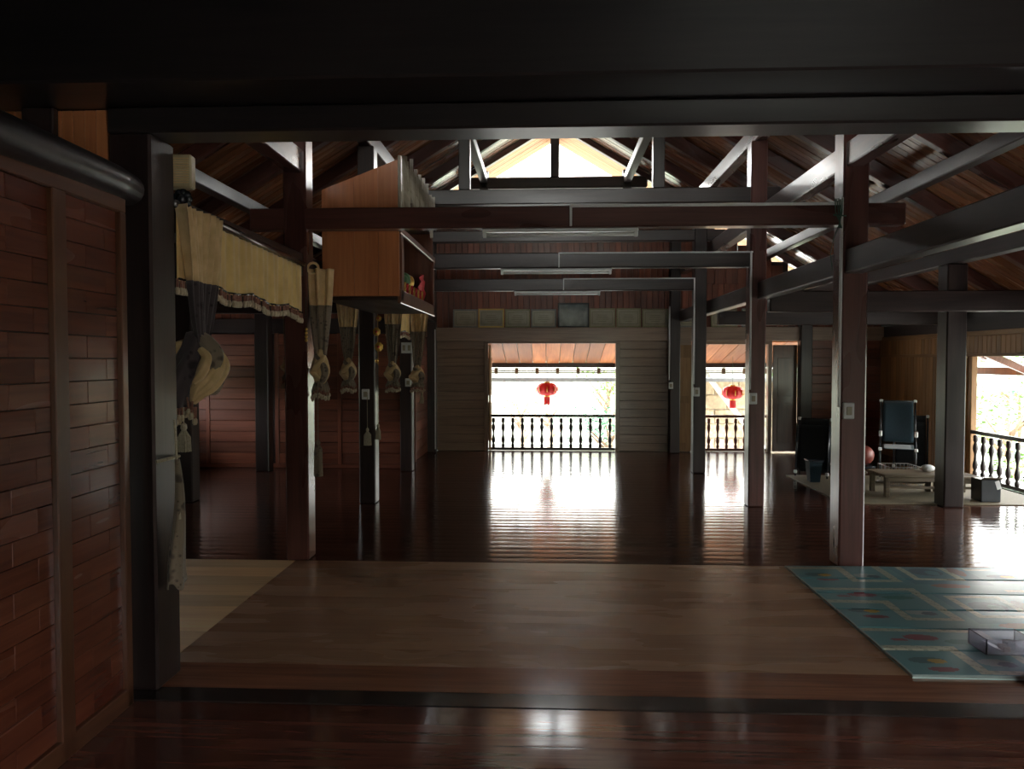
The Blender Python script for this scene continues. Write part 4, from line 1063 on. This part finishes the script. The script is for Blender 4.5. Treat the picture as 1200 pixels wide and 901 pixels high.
g = MB(); g.lathe([(.018, 0), (.02, .012), (.01, .016)], 10); g.build('ball_valve', M['blackframe'], rb, (-.05, -.11, .05))
st = thing('round_stool', (4.30, 10.35, .013), 'dark round stool carrying the red ball', 'stool')
g = MB(); g.lathe([(.15, .18), (.16, .2), (.15, .213)], 20); g.build('seat', M['blackframe'], st, smooth=False)
for k in range(3): g = MB(); a = k * 2.1; g.tube([(.12 * math.cos(a), .12 * math.sin(a), 0), (.09 * math.cos(a), .09 * math.sin(a), .19)], .014, 8); g.build('leg', M['blackframe'], st)
bk = thing('wicker_basket', (3.88, 9.85, .284), 'small round brown basket on the weathered bench', 'basket')
g = MB(); g.lathe([(.07, 0), (.095, .05), (.10, .11), (.092, .112), (.085, .05), (.06, .012)], 18); g.build('basket_shell', M['weather'], bk, smooth=True)
g = MB(); g.tube([(.095 * math.cos(a * .314), 0, .11 + .10 * math.sin(a * .314)) for a in range(11)], .006, 6); g.build('handle', M['weather'], bk)
wk = thing('wire_basket', (4.76 - .07, 10.15, .013), 'square wire basket of mixed fruit under the blue recliner', 'basket')
g = MB(); s_ = .2
for z in (0.005, .12, .24):
    g.tube([(-s_, -s_, z), (s_, -s_, z), (s_, s_, z), (-s_, s_, z), (-s_, -s_, z)], .005, 5)
for k in range(9):
    a = -s_ + k * s_ / 4
    for yy in (-s_, s_): g.tube([(a, yy, 0), (a, yy, .24)], .003, 4)
    for xx in (-s_, s_): g.tube([(xx, a, 0), (xx, a, .24)], .003, 4)
g.build('wire_cage', M['metal'], wk)
M['fruit_o'] = plain('orange_fruit', (.45, .18, .06), .4); M['fruit_y'] = plain('yellow_fruit', (.55, .42, .08), .4)
k = 0
for (dx, dy, dz) in [(-.12, -.1, .06), (.0, -.11, .06), (.12, -.1, .06), (-.1, .05, .06), (.03, .04, .06), (.13, .05, .06), (-.05, -.05, .15), (.08, -.06, .15)]:
    o = blob('fruit', (4.69 + dx, 10.15 + dy, .013 + dz), .052, M['fruit_y'] if k in (2, 7) else M['fruit_o'], (1, 1, .9)); k += 1
    setp(o, ['orange fruit at the front left of the wire basket', 'orange fruit at the front middle of the wire basket', 'yellow fruit at the front right of the wire basket', 'orange fruit at the back left of the wire basket', 'orange fruit at the back middle of the wire basket', 'orange fruit at the back right of the wire basket', 'orange fruit lying on top at the left of the wire basket', 'yellow fruit lying on top at the right of the wire basket'][k - 1], 'fruit', 'fruit in the wire basket')

def recliner(loc, rotz, label, cloth, folded=False):
    t = thing('folding_recliner', loc, label, 'chair', rotz=rotz)
    wd = .44; zs = .42
    def sling(name, p0, p1):
        p0 = Vector(p0); p1 = Vector(p1)
        return cloth_surface(lambda s, q: Vector(((s - .5) * (wd - .04), 0, 0)) + p0.lerp(p1, q) + Vector((0, .03 * math.sin(math.pi * q) * math.sin(math.pi * s), -.0)), 8, 10, cloth, name, t, .008)
    if not folded:
        B0, B1 = (0, .02, .46), (0, .30, 1.03); S0, S1 = (0, .0, .42), (0, -.42, .40); F0, F1 = (0, -.44, .40), (0, -.52, .12)
        sling('backrest', B1, B0); sling('seat', S0, S1)
    else:
        B0, B1 = (0, .0, .06), (0, .06, .80); S0, S1 = (0, -.05, .10), (0, -.01, .72)
        sling('backrest', B1, B0); sling('seat', S0, S1)
    for s in (-1, 1):
        x = s * wd / 2
        for nm, a, b in (('back_tube', B0, B1), ('seat_tube', S0, S1)):
            g = MB(); g.tube([(x, a[1], a[2]), (x, b[1], b[2])], .012, 8); g.build(nm, M['blackframe'], t, smooth=True)
        g = MB()
        if not folded: g.tube([(x, -.36, .0), (x, -.30, .40), (x, .02, .62)], .012, 8)
        else: g.tube([(x, -.08, 0), (x, -.03, .74)], .012, 8)
        g.build('leg', M['blackframe'], t, smooth=True)
        g = MB()
        if not folded: g.tube([(x, .34, .0), (x, .0, .44)], .012, 8)
        else: g.tube([(x, .08, 0), (x, .02, .60)], .012, 8)
        g.build('leg', M['blackframe'], t, smooth=True)
        if not folded:
            link('armrest', boxmesh(.05, .34, .022, M['blackframe'], .006), t, (x, -.14, .62))
            caps = ((x, -.31, .62), (x, -.31, .585), (x, .30, 1.03), (x, -.44, .40))
        else: caps = ((x, .06, .80), (x, -.08, .06))
        for c in caps: link('joint_cap', boxmesh(.045, .035, .045, M['white'], .008), t, c)
    g = MB(); g.tube([(-wd / 2, B1[1], B1[2]), (wd / 2, B1[1], B1[2])], .012, 8); g.build('head_tube', M['blackframe'], t, smooth=True)
    return t
recliner((4.98, 10.85, .027), R(-24), 'blue folding recliner with white joint caps facing the hall', M['teal'])
recliner((3.72, 10.6, .027), R(-40), 'dark folded recliner leaning near the back wall in the right aisle', M['blackcloth'], True)
recliner((5.42, 11.4, .014), R(-24), 'black folded recliner standing right of the blue one', M['blackcloth'], True)
bx = thing('storage_bin', (3.60, 10.24, .013), 'dark blue plastic bin in front of the dark folded recliner', 'bin')
g = MB(); g.lathe([(.09, 0), (.12, .26), (.13, .27), (.12, .28)], 4); g.build('bin_body', M['teal'], bx, (0, 0, .005), (0, 0, R(45)))
link('bin_lid', boxmesh(.2, .2, .02, M['blackframe'], .006), bx, (0, 0, .29))
